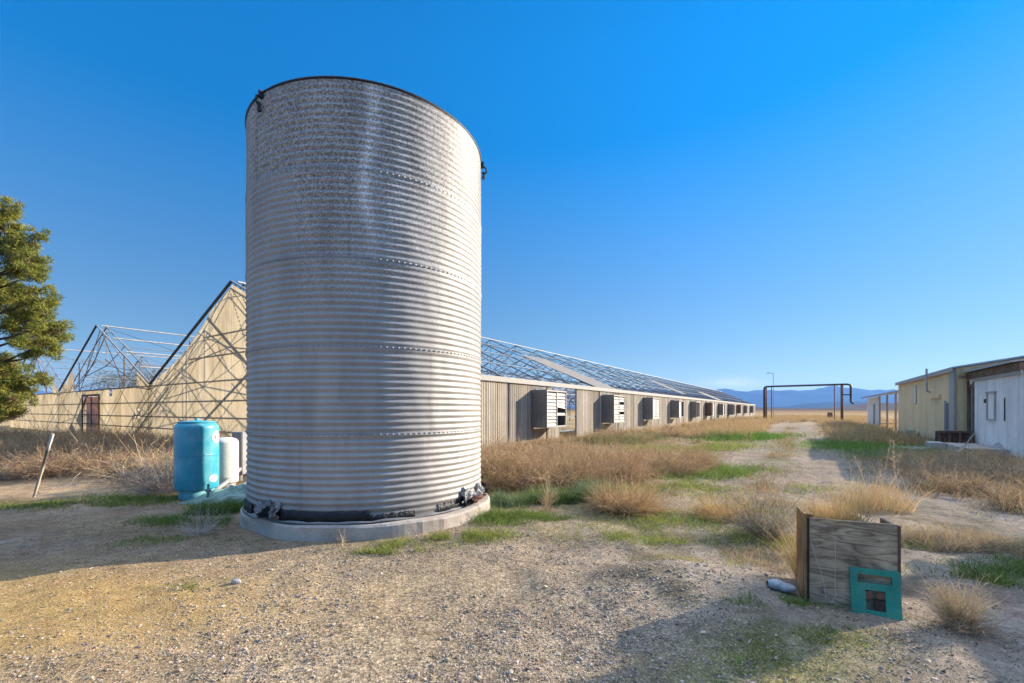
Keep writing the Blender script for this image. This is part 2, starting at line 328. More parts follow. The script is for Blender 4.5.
# ---------------------------------------------------------------- ground sheet
def graded(lo, hi, step, far, g=1.22):
    core = list(np.arange(lo, hi+step/2, step)); d = step; a = core[-1]; up = []
    while a < far: d *= g; a += d; up.append(a)
    d = step; a = core[0]; dn = []
    while a > -far: d *= g; a -= d; dn.append(a)
    return np.array(dn[::-1]+core+up)
SOIL = []     # (mask function inputs, colour, gravel)
def soil_colour(x, y):
    d = np.hypot(x, y); q, r = qr(x, y)
    c = np.zeros((len(x), 3)); c[:] = (.37, .265, .17)
    g = np.full(len(x), .35)
    def lay(w, col, gr=None):
        nonlocal c, g
        w = np.clip(w, 0, 1)[:, None]; c = c*(1-w)+np.array(col)*w
        if gr is not None: g = g*(1-w[:, 0])+gr*w[:, 0]
    n1 = fbm(x*.8, y*.8, 21); n2 = fbm(x*.25, y*.25, 33); n3 = fbm(x*2.6, y*2.6, 41)
    # far fields of golden dry grass and bare strips
    far = np.clip((d-22)/25, 0, 1)
    lay(far, (.42, .30, .155), 0.0)
    lay(far*np.clip((n2-.5)*5, 0, 1)*.6, (.30, .22, .13))
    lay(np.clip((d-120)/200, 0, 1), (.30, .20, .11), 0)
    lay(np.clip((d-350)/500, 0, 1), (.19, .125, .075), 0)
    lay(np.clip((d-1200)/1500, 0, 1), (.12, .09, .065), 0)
    nd = (d < 40)
    lay(nd*np.clip((fbm(x*1.3, y*1.3, 71)-.5)*6, 0, 1)*.75*(1-.9*blob(x, y, .9, 3.9, 1.5, 1.0)), (.225, .16, .10), .3)
    lay(nd*np.clip((fbm(x*2.1, y*2.1, 81)-.52)*7, 0, 1)*.6, (.42, .33, .23), .4)
    mid = np.clip((q-4)/3, 0, 1)*np.clip((60-q)/25, 0, 1)*np.clip((r+9)/2, 0, 1)*np.clip((5-r)/2, 0, 1)
    lay(mid*.55, (.30, .215, .135), .3)
    lay(mid*np.clip((fbm(x*.7+3, y*.7, 63)-.47)*6, 0, 1)*.8*(1-.85*np.exp(-((r+.6)/2.0)**4)), (.20, .185, .075), .1)
    # road between the buildings
    rd = np.exp(-((r-(-.6))/2.4)**4)*np.clip((q-7)/4, 0, 1)*np.clip((140-q)/40, 0, 1)
    lay(rd*np.clip(.45+.8*n3, 0, 1), (.33, .265, .20), .5)
    lay(rd*np.exp(-((r+.6)/.7)**2)*np.clip((n1-.35)*4, 0, 1)*.9, (.17, .155, .085), .1)
    # gravel apron in front
    gv = blob(x, y, -.9, 3.7, 3.0, 1.9, .05, .8)
    lay(gv*1.4*np.clip(.4+n1, 0, 1), (.41, .315, .205), .95)
    lay(blob(x, y, -4.5, 3.75, 2.8, .95, .0)*1.5, (.43, .285, .12), .2)
    lay(blob(x, y, -6.5, 5.9, 3.6, .9, -.05)*1.2, (.32, .225, .14), .35)  # soil where the silo's shadow lies, tint warmed against the blue shade
    lay(blob(x, y, -7.5, 5.6, 1.6, .35, 0)*np.clip((n3-.4)*5, 0, 1)*.9, (.36, .32, .28), .1)
    # earth under the brush
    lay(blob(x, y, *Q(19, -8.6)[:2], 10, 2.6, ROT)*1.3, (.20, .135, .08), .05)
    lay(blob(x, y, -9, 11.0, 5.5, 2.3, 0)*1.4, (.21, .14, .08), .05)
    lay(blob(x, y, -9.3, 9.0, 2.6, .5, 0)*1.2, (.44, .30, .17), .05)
    # pale crusted mud on the right with dark moss
    mud = blob(x, y, 4.0, 4.6, 2.8, 2.4, .2, .8)
    lay(mud*1.5, (.315, .26, .195), .15)
    lay(blob(x, y, *Q(11.5, 2.6)[:2], 6, 1.4, ROT)*1.1, (.30, .255, .20), .3)
    moss = np.clip((fbm(x*1.4, y*1.4, 57)-.5)*7, 0, 1)*np.clip((n3-.33)*4, 0, 1)
    lay(moss*np.clip(mud*1.6+blob(x, y, 2.0, 3.2, 1.3, .8)*.8+.45*blob(x, y, 3.0, 8, 4, 3), 0, .85), (.115, .10, .065), .1)
    lay(moss*.5*blob(x, y, -3.5, 6.3, 3.0, .9), (.13, .13, .06), .2)
    lay(blob(x, y, 1.55, 2.85, .75, .35, .3)*.7, (.30, .28, .09), .4)
    lay(blob(x, y, 4.15, 3.95, .35, .3)*.8, (.42, .27, .19), .2)
    lay(blob(x, y, *gp(430, 545), 1.1, .35, .15)*.8, (.22, .19, .09), .3)
    lay(blob(x, y, *gp(900, 450), 3.5, 3.5)*.8, (.16, .16, .07), .1)
    return np.concatenate([c*(.86+.28*n1[:, None]), np.clip(g, 0, 1)[:, None]], 1)
def make_ground():
    xs = graded(-9, 9, .09, 13000, 1.16); ys = graded(1.6, 15, .08, 13000, 1.16)
    ys = ys[ys > -12500]
    X, Y = np.meshgrid(xs, ys); sh = X.shape
    x, y = X.ravel(), Y.ravel()
    V = np.stack([x, y, gz(x, y)], 1)
    i = np.arange(sh[0]*sh[1]).reshape(sh)
    P = np.stack([i[:-1, :-1], i[:-1, 1:], i[1:, 1:], i[1:, :-1]], -1).reshape(-1, 4)
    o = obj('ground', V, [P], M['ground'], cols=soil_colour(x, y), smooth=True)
    tag(o, kind='structure')
make_ground()

# ---------------------------------------------------------------- strands: blades, stalks, twigs, needles
def norm(a): return a/(np.linalg.norm(a, axis=-1, keepdims=True)+1e-9)
class Strands:
    def __init__(s): s.V = []; s.P = []; s.C = []; s.n = 0
    def add(s, base, dirv, length, width, bend, col, seg=3, tip=.12):
        n = len(base)
        if n == 0: return s
        length = np.broadcast_to(length, (n,))[:, None]; width = np.broadcast_to(width, (n,))[:, None]
        bend = np.broadcast_to(bend, (n, 3)); col = np.broadcast_to(col, (n, 3))
        side = norm(np.cross(dirv, norm(R_.normal(size=(n, 3)))))
        rows = []
        for k in range(seg+1):
            t = k/seg; p = base+dirv*length*t+bend*length*t*t; w = width*(1-(1-tip)*t)*.5
            rows += [p-side*w, p+side*w]
        V = np.stack(rows, 1).reshape(-1, 3); m = 2*(seg+1)
        b = (np.arange(n)*m)[:, None]+s.n
        for k in range(seg): s.P.append(b+np.array([2*k, 2*k+1, 2*k+3, 2*k+2]))
        s.V.append(V); s.C.append(np.repeat(col, m, 0)); s.n += n*m
        return s
    def build(s, name, mt, origin=None, parent=None):
        return obj(name, np.concatenate(s.V), [np.concatenate(s.P)], mt, parent, np.concatenate(s.C), False, origin)
def pal(cols, n, jit=.12):
    cols = np.array(cols); i = R_.integers(0, len(cols), n)
    return np.clip(cols[i]*(1+R_.normal(0, jit, (n, 1)))*(1+R_.normal(0, .04, (n, 3))), .005, .9)
STRAW = [(.50, .37, .19), (.44, .31, .15), (.56, .43, .25), (.36, .25, .12)]
BRUSH = [(.34, .205, .115), (.27, .165, .095), (.40, .255, .145), (.22, .14, .09), (.36, .24, .155)]
GREY = [(.26, .22, .18), (.32, .28, .23), (.20, .165, .13)]
GREEN = [(.13, .19, .035), (.18, .25, .05), (.10, .155, .03), (.21, .26, .07)]
SAGE = [(.13, .19, .09), (.17, .23, .12), (.09, .14, .06)]
YGREEN = [(.34, .32, .07), (.28, .28, .06), (.36, .31, .10)]
def up(n, lean=.5):
    d = R_.normal(0, lean, (n, 3)); d[:, 2] = 1; return norm(d)
def scatter_disc(n, c, rx, ry, rot=0.0, power=.5):
    t = R_.uniform(0, 2*np.pi, n); r = R_.uniform(0, 1, n)**power
    a, b = r*rx*np.cos(t), r*ry*np.sin(t); cs, sn = math.cos(rot), math.sin(rot)
    return c[0]+a*cs-b*sn, c[1]+a*sn+b*cs
def grass(S, n, c, rx, ry, h, col, w=.006, rot=0.0, lean=.5, bend=.35, power=.5, clump=0.0):
    x, y = scatter_disc(n, c, rx, ry, rot, power)
    if clump:
        keep = fbm(x*clump, y*clump, 77) > R_.uniform(.34, .62, n); x, y = x[keep], y[keep]; n = len(x)
    b = np.stack([x, y, gz(x, y)-.005], 1)
    bd = R_.normal(0, bend, (n, 3)); bd[:, 2] = -abs(bd[:, 2])*.6
    S.add(b, up(n, lean), h*R_.uniform(.45, 1.15, n), w*R_.uniform(.6, 1.3, n), bd, pal(col, n), 3)
def bush(S, c, rad, h, n, col, w=.006, twigs=3, flat=1.0, low=.05, colt=None, root=.3, tangle=.0):
    """dry bush: arching stems from a root area, each carrying finer twigs; tangle turns it into a tumbleweed mound"""
    cx, cy = c[0], c[1]
    t = R_.uniform(0, 2*np.pi, n); rr = R_.uniform(0, 1, n)**.5*rad*(root+.45*tangle)
    bx, by = cx+rr*np.cos(t), cy+rr*np.sin(t)
    b = np.stack([bx, by, gz(bx, by)+R_.uniform(0, low+.55*tangle*h, n)*(1-rr/rad)], 1)
    ph = t+R_.normal(0, .7+tangle, n); el = np.arccos(R_.uniform(0, 1, n)**.8)
    d = np.stack([np.cos(ph)*np.sin(el)*rad, np.sin(ph)*np.sin(el)*rad, np.cos(el)*h+.08*h], 1)
    d += tangle*R_.normal(0, .45*rad, (n, 3))*np.array([1, 1, .5])
    L = np.linalg.norm(d, axis=1)*R_.uniform(.55, 1.05, n)*(1-.35*tangle); d = norm(d)
    bd = R_.normal(0, .22+.35*tangle, (n, 3)); bd[:, 2] -= .25*tangle
    tone = R_.uniform(.75, 1.3)
    cc = pal(col, n)*tone; S.add(b, d, L, w*R_.uniform(.7, 1.3, n), bd, cc, 3+int(tangle > 0), .35)
    for k in range(twigs):
        tt = R_.uniform(.3, 1.0, n)[:, None]
        p = b+d*L[:, None]*tt+bd*L[:, None]*tt*tt
        d2 = norm(d+R_.normal(0, .75+.6*tangle, (n, 3)))
        S.add(p, d2, L*R_.uniform(.2, .5, n), w*R_.uniform(.4, .8, n), R_.normal(0, .3+.3*tangle, (n, 3)), pal(colt or col, n)*tone, 2, .3)

# ---------------------------------------------------------------- silo
SC = np.array([8*math.sin(-.30722), 8*math.cos(-.30722), 0.0]); SR = 1.87; SB, ST = .20, CAMH+4.34
silo = empty('metal_silo', SC, 'tall round silo of galvanised corrugated steel on a concrete ring', 'silo')
def make_silo():
    na, pitch = 288, .0885
    nz = int(round((ST-SB)/pitch))*8
    th = np.linspace(0, 2*np.pi, na, endpoint=False); z = np.linspace(SB, ST, nz+1)
    T, Z = np.meshgrid(th, z)
    ringh = (ST-SB)/5.0
    ring = np.clip(((Z-SB)/ringh).astype(int), 0, 4)
    fz = (Z-SB)/ringh-ring
    seamw = np.exp(-((np.minimum(fz, 1-fz)*ringh)/.035)**2)*(ring > 0)
    amp = .0080*(1-.75*seamw)*np.clip((Z-SB)/.12, .3, 1)*np.clip((ST-Z)/.1, .2, 1)
    dent = (fbm(np.cos(T)*2+5, Z*.9+np.sin(T)*2, 3)-.5)*.03
    rad = SR+amp*np.cos(2*np.pi*(Z-SB)/pitch)+dent+.006*(fz > .97)
    X, Y = SC[0]+rad*np.cos(T), SC[1]+rad*np.sin(T)
    V = np.stack([X.ravel(), Y.ravel(), Z.ravel()], 1)
    i = np.arange((nz+1)*na).reshape(nz+1, na); j = np.roll(i, -1, 1)
    P = np.stack([i[:-1], j[:-1], j[1:], i[1:]], -1).reshape(-1, 4)
    # sheets: 3 per ring, staggered; each its own tone
    rs = np.random.default_rng(5); tone = rs.uniform(.335, .385, (5, 3)); off = rs.uniform(0, 2.1, 5)
    front = math.atan2(-SC[1], -SC[0])
    A = (T-front+np.pi) % (2*np.pi)-np.pi         # angle from the side facing the road, + = right in the picture
    sheet = np.floor((T+off[ring])/(2*np.pi/3)).astype(int) % 3
    tn = tone[ring, sheet]
    e = ((T+off[ring]) % (2*np.pi/3))
    seam = np.exp(-((np.minimum(e, 2*np.pi/3-e)*SR)/.012)**2)
    tn = tn*(1-.30*seam)
    tn = tn*np.where(ring == 4, .90, np.where(ring == 3, .96, 1.0))
    spk = np.clip((Z-2.6)/2.4, 0, 1)*np.clip(.95-.5*np.clip((A+.1)/1.0, 0, 1), .2, 1)*np.where((A > -.55) | (ring == 4), 1, .35)
    n = fbm(np.cos(T)*9+3, np.sin(T)*9+Z*.35, 8)
    spk = np.clip(spk*(.7+.6*n)+.10, 0, 1)
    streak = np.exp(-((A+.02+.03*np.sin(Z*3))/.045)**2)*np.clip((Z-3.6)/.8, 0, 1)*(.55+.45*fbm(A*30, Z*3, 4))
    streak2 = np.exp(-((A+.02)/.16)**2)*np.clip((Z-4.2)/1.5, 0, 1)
    patch_ = np.clip((A+.52)/.02, 0, 1)*np.clip((.05-A)/.1, 0, 1)*(Z > SB+ringh*3.03)*(ring >= 3)+(ring == 4)*np.clip((.2-A)/.4, 0, 1)*.7
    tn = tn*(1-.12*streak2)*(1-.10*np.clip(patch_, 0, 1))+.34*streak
    drip = np.clip((fbm(T*26, Z*.25+7, 61)-.60)*5, 0, 1)*np.clip((2.4-Z)/2, 0, 1)*.5
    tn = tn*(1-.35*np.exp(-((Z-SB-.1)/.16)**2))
    rust = .45*np.exp(-((A-.42)/.012)**2)*(Z < 1.9)*(Z > .6)+drip*.25+.25*np.exp(-((Z-SB)/.1)**2)
    C = np.stack([tn.ravel(), spk.ravel(), np.clip(rust, 0, 1).ravel()], 1)
    obj('shell', V, [P], M['silo'], silo, C, True)
    # sheet laps with rows of bolts
    for k in range(1, 5):
        zz = SB+ringh*k; nb_ = 150*6; V = []
        for dz, rr in ((-.011, .004), (-.008, .012), (.008, .012), (.011, .004)):
            for i in range(nb_):
                a = 2*math.pi*i/nb_; rad_ = SR+rr+(.006 if (i % 6) < 2 else -.002)
                V.append(SC+np.array([rad_*math.cos(a), rad_*math.sin(a), zz+dz]))
        MB().add(V, [(j*nb_+i, j*nb_+(i+1) % nb_, (j+1)*nb_+(i+1) % nb_, (j+1)*nb_+i) for j in range(3) for i in range(nb_)]).build('bolt_row', M['galv'], silo)
    mb = MB(); ns = 96
    V = []; 
    for rr, z0 in ((SR+.012, ST-.02), (SR+.022, ST-.005), (SR+.022, ST+.012), (SR-.03, ST+.012), (SR-.03, ST-.02)):
        for k in range(ns):
            t = 2*math.pi*k/ns; V.append(SC+np.array([rr*math.cos(t), rr*math.sin(t), z0]))
    mb.add(V, [(i*ns+k, i*ns+(k+1) % ns, (i+1)*ns+(k+1) % ns, (i+1)*ns+k) for i in range(4) for k in range(ns)])
    mb.build('rim', M['tar'], silo, True)
    # concrete ring, rough edge, standing a little further out on the right
    n = 160; V = []
    for rr, z0 in ((1.0, .20), (SR-.06, .205), (SR+.05, .20), (SR+.075, .17), (SR+.085, .02), (SR+.10, -.2)):
        for k in range(n):
            t = 2*math.pi*k/n
            bulge = .13*max(0, math.cos(t+.55))**3
            j = .022*(float(fbm(np.array(math.cos(t)*9+rr*7), np.array(math.sin(t)*9), 3))-.5)*2
            chip = -.04*max(0, math.cos(t-2*math.pi*.655))**60 if z0 < .18 else 0
            ra = rr+j+chip+(bulge if rr > SR else 0)
            V.append(SC+np.array([ra*math.cos(t), ra*math.sin(t), z0+.006*math.sin(t*11)]))
    MB().add(V, [(i*n+k, i*n+(k+1) % n, (i+1)*n+(k+1) % n, (i+1)*n+k) for i in range(5) for k in range(n)]).build('concrete_ring', M['concrete'], silo)
    # tar seal round the foot, broken in places
    def band(a0, a1, z0, z1, out, m=40, seed=0):
        V = []; 
        for k in range(m+1):
            a = front+a0+(a1-a0)*k/m
            w = .02*(vnoise(np.array(k*.6), np.array(seed+.5), 2)-.5)
            for rr, zz in ((SR+out*.4, z0), (SR+out+.01, z0+.01), (SR+out, (z0+z1)/2+w), (SR+out*.9, z1+w*1.6), (SR-.01, z1+w*1.6+.005)):
                V.append(SC+np.array([rr*math.cos(a), rr*math.sin(a), zz]))
        return MB().add(V, [(k*5+i, (k+1)*5+i, (k+1)*5+i+1, k*5+i+1) for k in range(m) for i in range(4)])
    for a0, a1, z0, z1, out in ((-1.32, -1.02, .21, .36, .03), (-.80, -.02, .23, .36, .03), (-.02, .30, .215, .30, .02), (.50, .78, .22, .33, .02)):
        band(a0, a1, z0, z1, out, seed=a0*10).build('tar_band', M['tar'], silo, True)
    for a0, a1, z0, z1, out in ((-.86, .86, .2045, .235, .055), (-1.4, -.9, .2045, .235, .05)):
        band(a0, a1, z0, z1, out, seed=a0*10).build('base_angle', M['housing'], silo, True)
    # torn, crumpled sheet at the two broken corners
    def crumple(a0, a1, z0, z1, out, seed, mt, name):
        V = []; m, k2 = 26, 10
        for i in range(m+1):
            for j in range(k2+1):
                a = front+a0+(a1-a0)*i/m; t = j/k2
                nn = float(fbm(np.array(i*.45), np.array(j*.6+seed), 6))-.5
                ed = float(vnoise(np.array(i*.5), np.array(seed*3.), 2))
                V.append(SC+np.array([(SR+.015+out*(.5+1.6*nn)*math.sin(math.pi*min(1, t*.9+.1)))*math.cos(a), (SR+.015+out*(.5+1.6*nn)*math.sin(math.pi*min(1, t*.9+.1)))*math.sin(a), z0+(z1-z0)*t*(.5+.6*ed)+.03*nn]))
        MB().add(V, [(i*(k2+1)+j, (i+1)*(k2+1)+j, (i+1)*(k2+1)+j+1, i*(k2+1)+j+1) for i in range(m) for j in range(k2)]).build(name, mt, silo)
    crumple(-.90, -.66, .21, .47, .12, 2, M['housing'], 'torn_flap')
    crumple(-.80, -.74, .25, .42, .24, 5, M['tar'], 'tear_shade')  # black sheet stands in for the shade inside the tear
    crumple(.74, 1.22, .24, .52, .11, 9, M['housing'], 'torn_flap')
    crumple(.86, 1.20, .21, .36, .15, 12, M['rust'], 'rusted_tear')
    crumple(.76, .95, .205, .33, .13, 15, M['tar'], 'tear_shade')
    crumple(1.20, 1.30, .22, .45, .13, 18, M['tar'], 'tear_shade')
    # lifting hooks below the rim
    for a in (-.87, 1.335):
        n = np.array([math.cos(front+a), math.sin(front+a), 0]); t = np.array([-n[1], n[0], 0])
        b = SC+n*(SR+.03)+np.array([0, 0, ST-.05]); mb = MB()
        mb.box(b+np.array([0, 0, .02]), .05, .05, .10, t, n)
        mb.tube([b, b+n*.06-np.array([0, 0, .03]), b+n*.075-np.array([0, 0, .10]), b+n*.03-np.array([0, 0, .15]), b-np.array([0, 0, .11])], .016, 6)
        mb.tube([b-np.array([0, 0, .10])+n*.03, b+n*.02-np.array([0, 0, .22])], [.014, .03], 6)
        mb.build('lifting_hook', M['tar'], silo)
make_silo()

# ---------------------------------------------------------------- greenhouse
PW, SPAN, GQ0, GQ1 = 11.17, 17.84, 9.1, 149.0
EAVE, RIDGE = 3.06, 7.1
gh = empty('greenhouse', Q(GQ0, -PW), 'long ruined three-bay greenhouse of bare trusses and beige corrugated sheet', 'greenhouse')
def roof_z(w):
    t = ((w-PW) % SPAN)/SPAN; return EAVE+(RIDGE-EAVE)*(1-abs(2*t-1))
def sheet(P0, along, length, zlo, zhi, pitch, depth, nrm, tones, sheetw=1.05, rows=1, seed=0):
    """vertical corrugated sheet; zlo, zhi are functions of the distance along"""
    n = int(length/(pitch/4)); s = np.linspace(0, length, n+1)
    off = depth*np.sin(2*np.pi*s/pitch)
    base = np.asarray(P0, float)[None]+s[:, None]*np.asarray(along)[None]+off[:, None]*np.asarray(nrm)[None]
    lo = np.array([zlo(v) for v in s]); hi = np.array([zhi(v) for v in s])
    hi = np.maximum(hi, lo+.001)
    V = []; 
    for k in range(rows+1):
        p = base.copy(); p[:, 2] += lo+(hi-lo)*k/rows; V.append(p)
    V = np.concatenate(V); m = n+1
    i = np.arange(n); Pq = np.concatenate([np.stack([k*m+i, k*m+i+1, (k+1)*m+i+1, (k+1)*m+i], 1) for k in range(rows)])
    rs = np.random.default_rng(seed); tn = np.array(tones)[rs.integers(0, len(tones), int(length/sheetw)+2)]
    tn = tn*(1+rs.normal(0, .05, (len(tn), 1)))
    col = tn[(s/sheetw).astype(int)]
    lap = np.abs((s % sheetw)) < pitch*.4; col = col*(1+.10*np.sin(2*np.pi*s/pitch))[:, None]  # corrugation shading put into the colour: ridges lighter, grooves darker
    col = col*np.where(lap, .72, 1)[:, None]
    return V, Pq, np.tile(col, (rows+1, 1))
class Multi:
    def __init__(s): s.V = []; s.P = []; s.C = []; s.n = 0
    def add(s, V, P, C): s.V.append(V); s.P.append(P+s.n); s.C.append(C); s.n += len(V)
    def build(s, name, mt, parent, smooth=True): return obj(name, np.concatenate(s.V), [np.concatenate(s.P)], mt, parent, np.concatenate(s.C), smooth)
FIB = [(.55, .465, .315), (.51, .425, .285), (.58, .495, .35), (.45, .37, .235), (.53, .445, .30)]
WALLT = [(.45, .39, .30), (.38, .33, .265), (.50, .44, .34), (.42, .36, .27), (.32, .275, .22)]
FANS = [18.8, 28.0, 37.3, 46.7, 56.4, 66.4, 78.0, 90.0, 103.0, 117.0, 132.0]
def make_greenhouse():
    # ---- long side wall facing the road: sheets between the fan openings
    mm = Multi()
    def seg(q0, q1, z0=-.1, z1=EAVE-.12, zf=None, sd=0):
        nonlocal mm
        V, P, C = sheet(Q(q0, -PW), U, q1-q0, (lambda s: z0), (zf or (lambda s: z1)), .17, .022, RT, WALLT, .85, 1, sd)
        mm.add(V, P, C)
    q = GQ0; k = 0
    for f in FANS:
        seg(q, f+.25, sd=k); seg(f+.25, f+1.85, -.1, .72, sd=k+50)     # wall, then the apron below the fan
        seg(f+.25, f+1.85, 2.75, EAVE-.12, sd=k+80)
        q = f+1.85
        if k == 0:                                                      # torn-out bay right after the first fan
            mm.build('side_wall', M['wall_sheet'], gh); mm = Multi()
            mm0 = mm; seg(q-.02, 20.95, sd=91); seg(20.95, 21.9, zf=lambda s: 1.55-.9*s+.25*math.sin(s*9), sd=92); mm.build('side_wall', M['wall_sheet'], gh); mm = Multi(); q = 24.05
        k += 1
    seg(q, GQ1, sd=99)
    mm.build('side_wall', M['wall_sheet'], gh)
    # far wall of the last bay, seen through the frames
    far = Multi(); V, P, C = sheet(Q(GQ0, -(PW+3*SPAN)), U, 90, (lambda s: -.1), (lambda s: 2.2 if 24 < s < 40 else EAVE-.2), .3, .03, RT, WALLT, 1.7, 1, 5); far.add(V, P, C)
    far.build('rear_wall', M['wall_sheet'], gh)
    mb = MB(); mb.qbox(GQ0-.05, GQ1, -PW-.12, -PW+.09, EAVE-.13, EAVE+.10); mb.build('eave_rail', M['white_trim'], gh)
    mb = MB(); mb.qbox(GQ0-.02, GQ1, -PW-.07, -PW-.03, 1.25, 1.33); mb.qbox(GQ0-.02, GQ1, -PW-.07, -PW-.03, .45, .53); mb.build('girt', M['steel_dark'], gh)
    for (a, b, c) in ((10.6, .0, 1.9), (13.4, .1, 1.0)):
        MB().qbox(a, a+.06, -PW+.03, -PW+.07, b, c).build('stray_batten', M['pole_dark'], gh)
    # ---- end wall: translucent sheets on three bays, the middle gable stripped open
    ew = Multi(); P0 = Q(GQ0, -PW)
    def top(s):
        b = int(s//SPAN); t = (s % SPAN)/SPAN; z = EAVE+(RIDGE-EAVE)*(1-abs(2*t-1))
        n = .10*math.sin(s*2.1)+.06*math.sin(s*5.3)
        if b == 0:
            return z-.12-(0.35*max(0, math.sin((t-.6)*9)) if t > .62 else 0)
        if b == 1:
            if t < .115: return z-.15
            if .80 < t < .91: return EAVE-.15+(z-EAVE)*.98
            if .91 <= t: return z-.12
            if .34 < t < .37 or .58 < t < .6: return EAVE-.55
            return EAVE-.12+n*.4
        if t < .12 or t > .9: return z-.15
        return EAVE-.1+n*.4
    door = (29.5-PW+3.3, 29.5-PW+5.6)
    def cutseg(a, b, lo, hi, sd):
        V, P, C = sheet(P0-RT*a, -RT, b-a, (lambda s: lo(s+a)), (lambda s: hi(s+a)), .10, .014, U, FIB, 1.1, 3, sd); ew.add(V, P, C)
    DA, DB = SPAN*1.47, SPAN*1.67                                        # doorway in the middle bay
    cutseg(0, SPAN*1.08, (lambda s: -.1), top, 11)
    cutseg(SPAN*1.08, SPAN*1.13, (lambda s: .0), (lambda s: min(top(s), 1.25)), 12)
    cutseg(SPAN*1.08, SPAN*1.13, (lambda s: 1.75), (lambda s: max(1.8, top(s))), 13)
    cutseg(SPAN*1.13, DA, (lambda s: -.1), top, 14)
    cutseg(DA, DB, (lambda s: EAVE-.35), (lambda s: EAVE-.12), 15)
    cutseg(DB, SPAN*3, (lambda s: -.1), top, 16)
    ew.build('end_wall', M['fibreglass'], gh)
    dr = MB(); q0 = GQ0+.14
    dr.qbox(q0, q0+.02, -(PW+DB-.1), -(PW+DA+.5), .1, 2.55); o = dr.build('sliding_door', M['pink_door'], gh)
    dr = MB(); dr.qbox(q0-.22, q0-.15, -(PW+DB), -(PW+DB-.07), 0, 2.7); dr.qbox(q0-.22, q0-.15, -(PW+DA+.07), -(PW+DA), 0, 2.7); dr.qbox(q0-.22, q0-.15, -(PW+DB-.121), -(PW+DA+.121), 2.58, 2.70)
    dr.qbox(q0-.21, q0-.16, -(PW+DA+1.65), -(PW+DA+1.55), 0, 2.579); dr.build('door_frame', M['rust'], gh)
    # end-wall framing: girts, studs and crossed braces behind the sheet
    fr = MB(); W3 = SPAN*3
    for z, a, b in ((.75, 0, W3), (1.35, 0, W3), (2.1, 0, W3), (2.98, 0, W3), (4.1, 4.7, SPAN-4.7), (5.0, 8.6-2.6, 8.6+3.0)):
        fr.tube([Q(GQ0+.07, -(PW+a), z), Q(GQ0+.07, -(PW+b), z)], .035, 5)
    for b in range(3):
        w0 = PW+b*SPAN
        for t in (0, .25, .5, .75):
            if b == 1 and .45 < t < .7: continue
            fr.tube([Q(GQ0+.12, -(w0+t*SPAN), -.1), Q(GQ0+.12, -(w0+t*SPAN), roof_z(w0+t*SPAN)-.1)], .03, 5)
        for t0, t1, z0, z1 in ((.0, .25, .1, 2.9), (.25, .0, .1, 2.9), (.25, .5, .1, 2.9), (.5, .25, .1, 2.9), (.75, 1, .1, 2.9), (1, .75, .1, 2.9), (.25, .5, 2.98, 6.9), (.75, .5, 2.98, 6.9), (.12, .45, 2.98, 4.9), (.88, .55, 2.98, 4.9)):
            fr.tube([Q(GQ0+.16, -(w0+t0*SPAN), z0), Q(GQ0+.16, -(w0+t1*SPAN), z1)], .024, 5)
    for a_, b_, c_, d_ in ((2.2, 11.2, .2, 6.0), (13.4, 5.2, .3, 4.4), (20.5, 15.4, .2, 2.9), (33, 29.6, .2, 2.9)):  # thick diagonals added for heavy beam shadows on the sheet
        fr.tube([Q(GQ0+.24, -(PW+a_), c_), Q(GQ0+.24, -(PW+b_), d_)], .075, 5)
    fr.build('end_frame', M['girt_brown'], gh)
    # dark verge trim along the gable slopes
    for b in range(3):
        w0 = PW+b*SPAN
        MB().tube([Q(GQ0-.04, -(w0+SPAN/2), RIDGE+.02), Q(GQ0-.04, -(w0+SPAN), EAVE+.02)], .06, 4).build('verge_trim', M['pole_dark'], gh)
        MB().tube([Q(GQ0-.04, -(w0), EAVE+.02), Q(GQ0-.04, -(w0+SPAN/2), RIDGE+.02)], .045, 4).build('verge_trim', M['steel_dark'], gh)
    # ---- roof trusses: one mesh, a copy every 3.66 m in each bay
    tr = MB(); z = np.array([0, 0, 1.])
    def pt(t, z): return Q(GQ0, -(PW+t*SPAN), z)
    def rz(t): return EAVE+(RIDGE-EAVE)*(1-abs(2*t-1))
    def lz(t):                      # lower chord: cambered
        a = 1-abs(2*t-1); return rz(t)-.10-.95*math.sin(math.pi*min(1, a*.92))**.8
    NT = 8
    for k in range(NT):
        a, b = k/NT, (k+1)/NT
        tr.tube([pt(a, rz(a)), pt(b, rz(b))], .038, 5, False)
        tr.tube([pt(a, lz(a)), pt(b, lz(b))], .030, 4, False)
        m = (a+b)/2
        tr.tube([pt(a, lz(a)), pt(m, rz(m))], .020, 4, False); tr.tube([pt(m, rz(m)), pt(b, lz(b))], .020, 4, False)
    tr.tube([pt(.25, lz(.25)), pt(.5, 4.55), pt(.75, lz(.75))], .028, 4, False)
    tr.tube([pt(.5, 4.55), pt(.5, RIDGE)], .022, 4, False)
    tr.tube([pt(.5, 4.55), pt(.375, lz(.375))], .022, 4, False); tr.tube([pt(.5, 4.55), pt(.625, lz(.625))], .022, 4, False)
    tr.tube([pt(0, -.1), pt(0, EAVE)], .05, 5, False); tr.tube([pt(1, -.1), pt(1, EAVE)], .05, 5, False)
    tr.tube([pt(0, 1.9), pt(.1, rz(.1)-.25)], .024, 4, False); tr.tube([pt(1, 1.9), pt(.9, rz(.9)-.25)], .024, 4, False)
    V, P, C = tr.data()
    me = mkmesh('roof_truss', V-Q(GQ0, -PW), P, C); me.materials.append(M['steel_dark'])
    rest = MB()
    for b in range(3):
        for k in range(0, 39, 1 if b == 0 else 2):
            q = .45+k*3.62; off = U*q-RT*SPAN*b
            if b == 2 and k >= 30:
                rest.add(V+off, P[0]); continue
            o = bpy.data.objects.new('roof_truss', me); COL.objects.link(o); o.parent = gh; o.location = off.tolist()
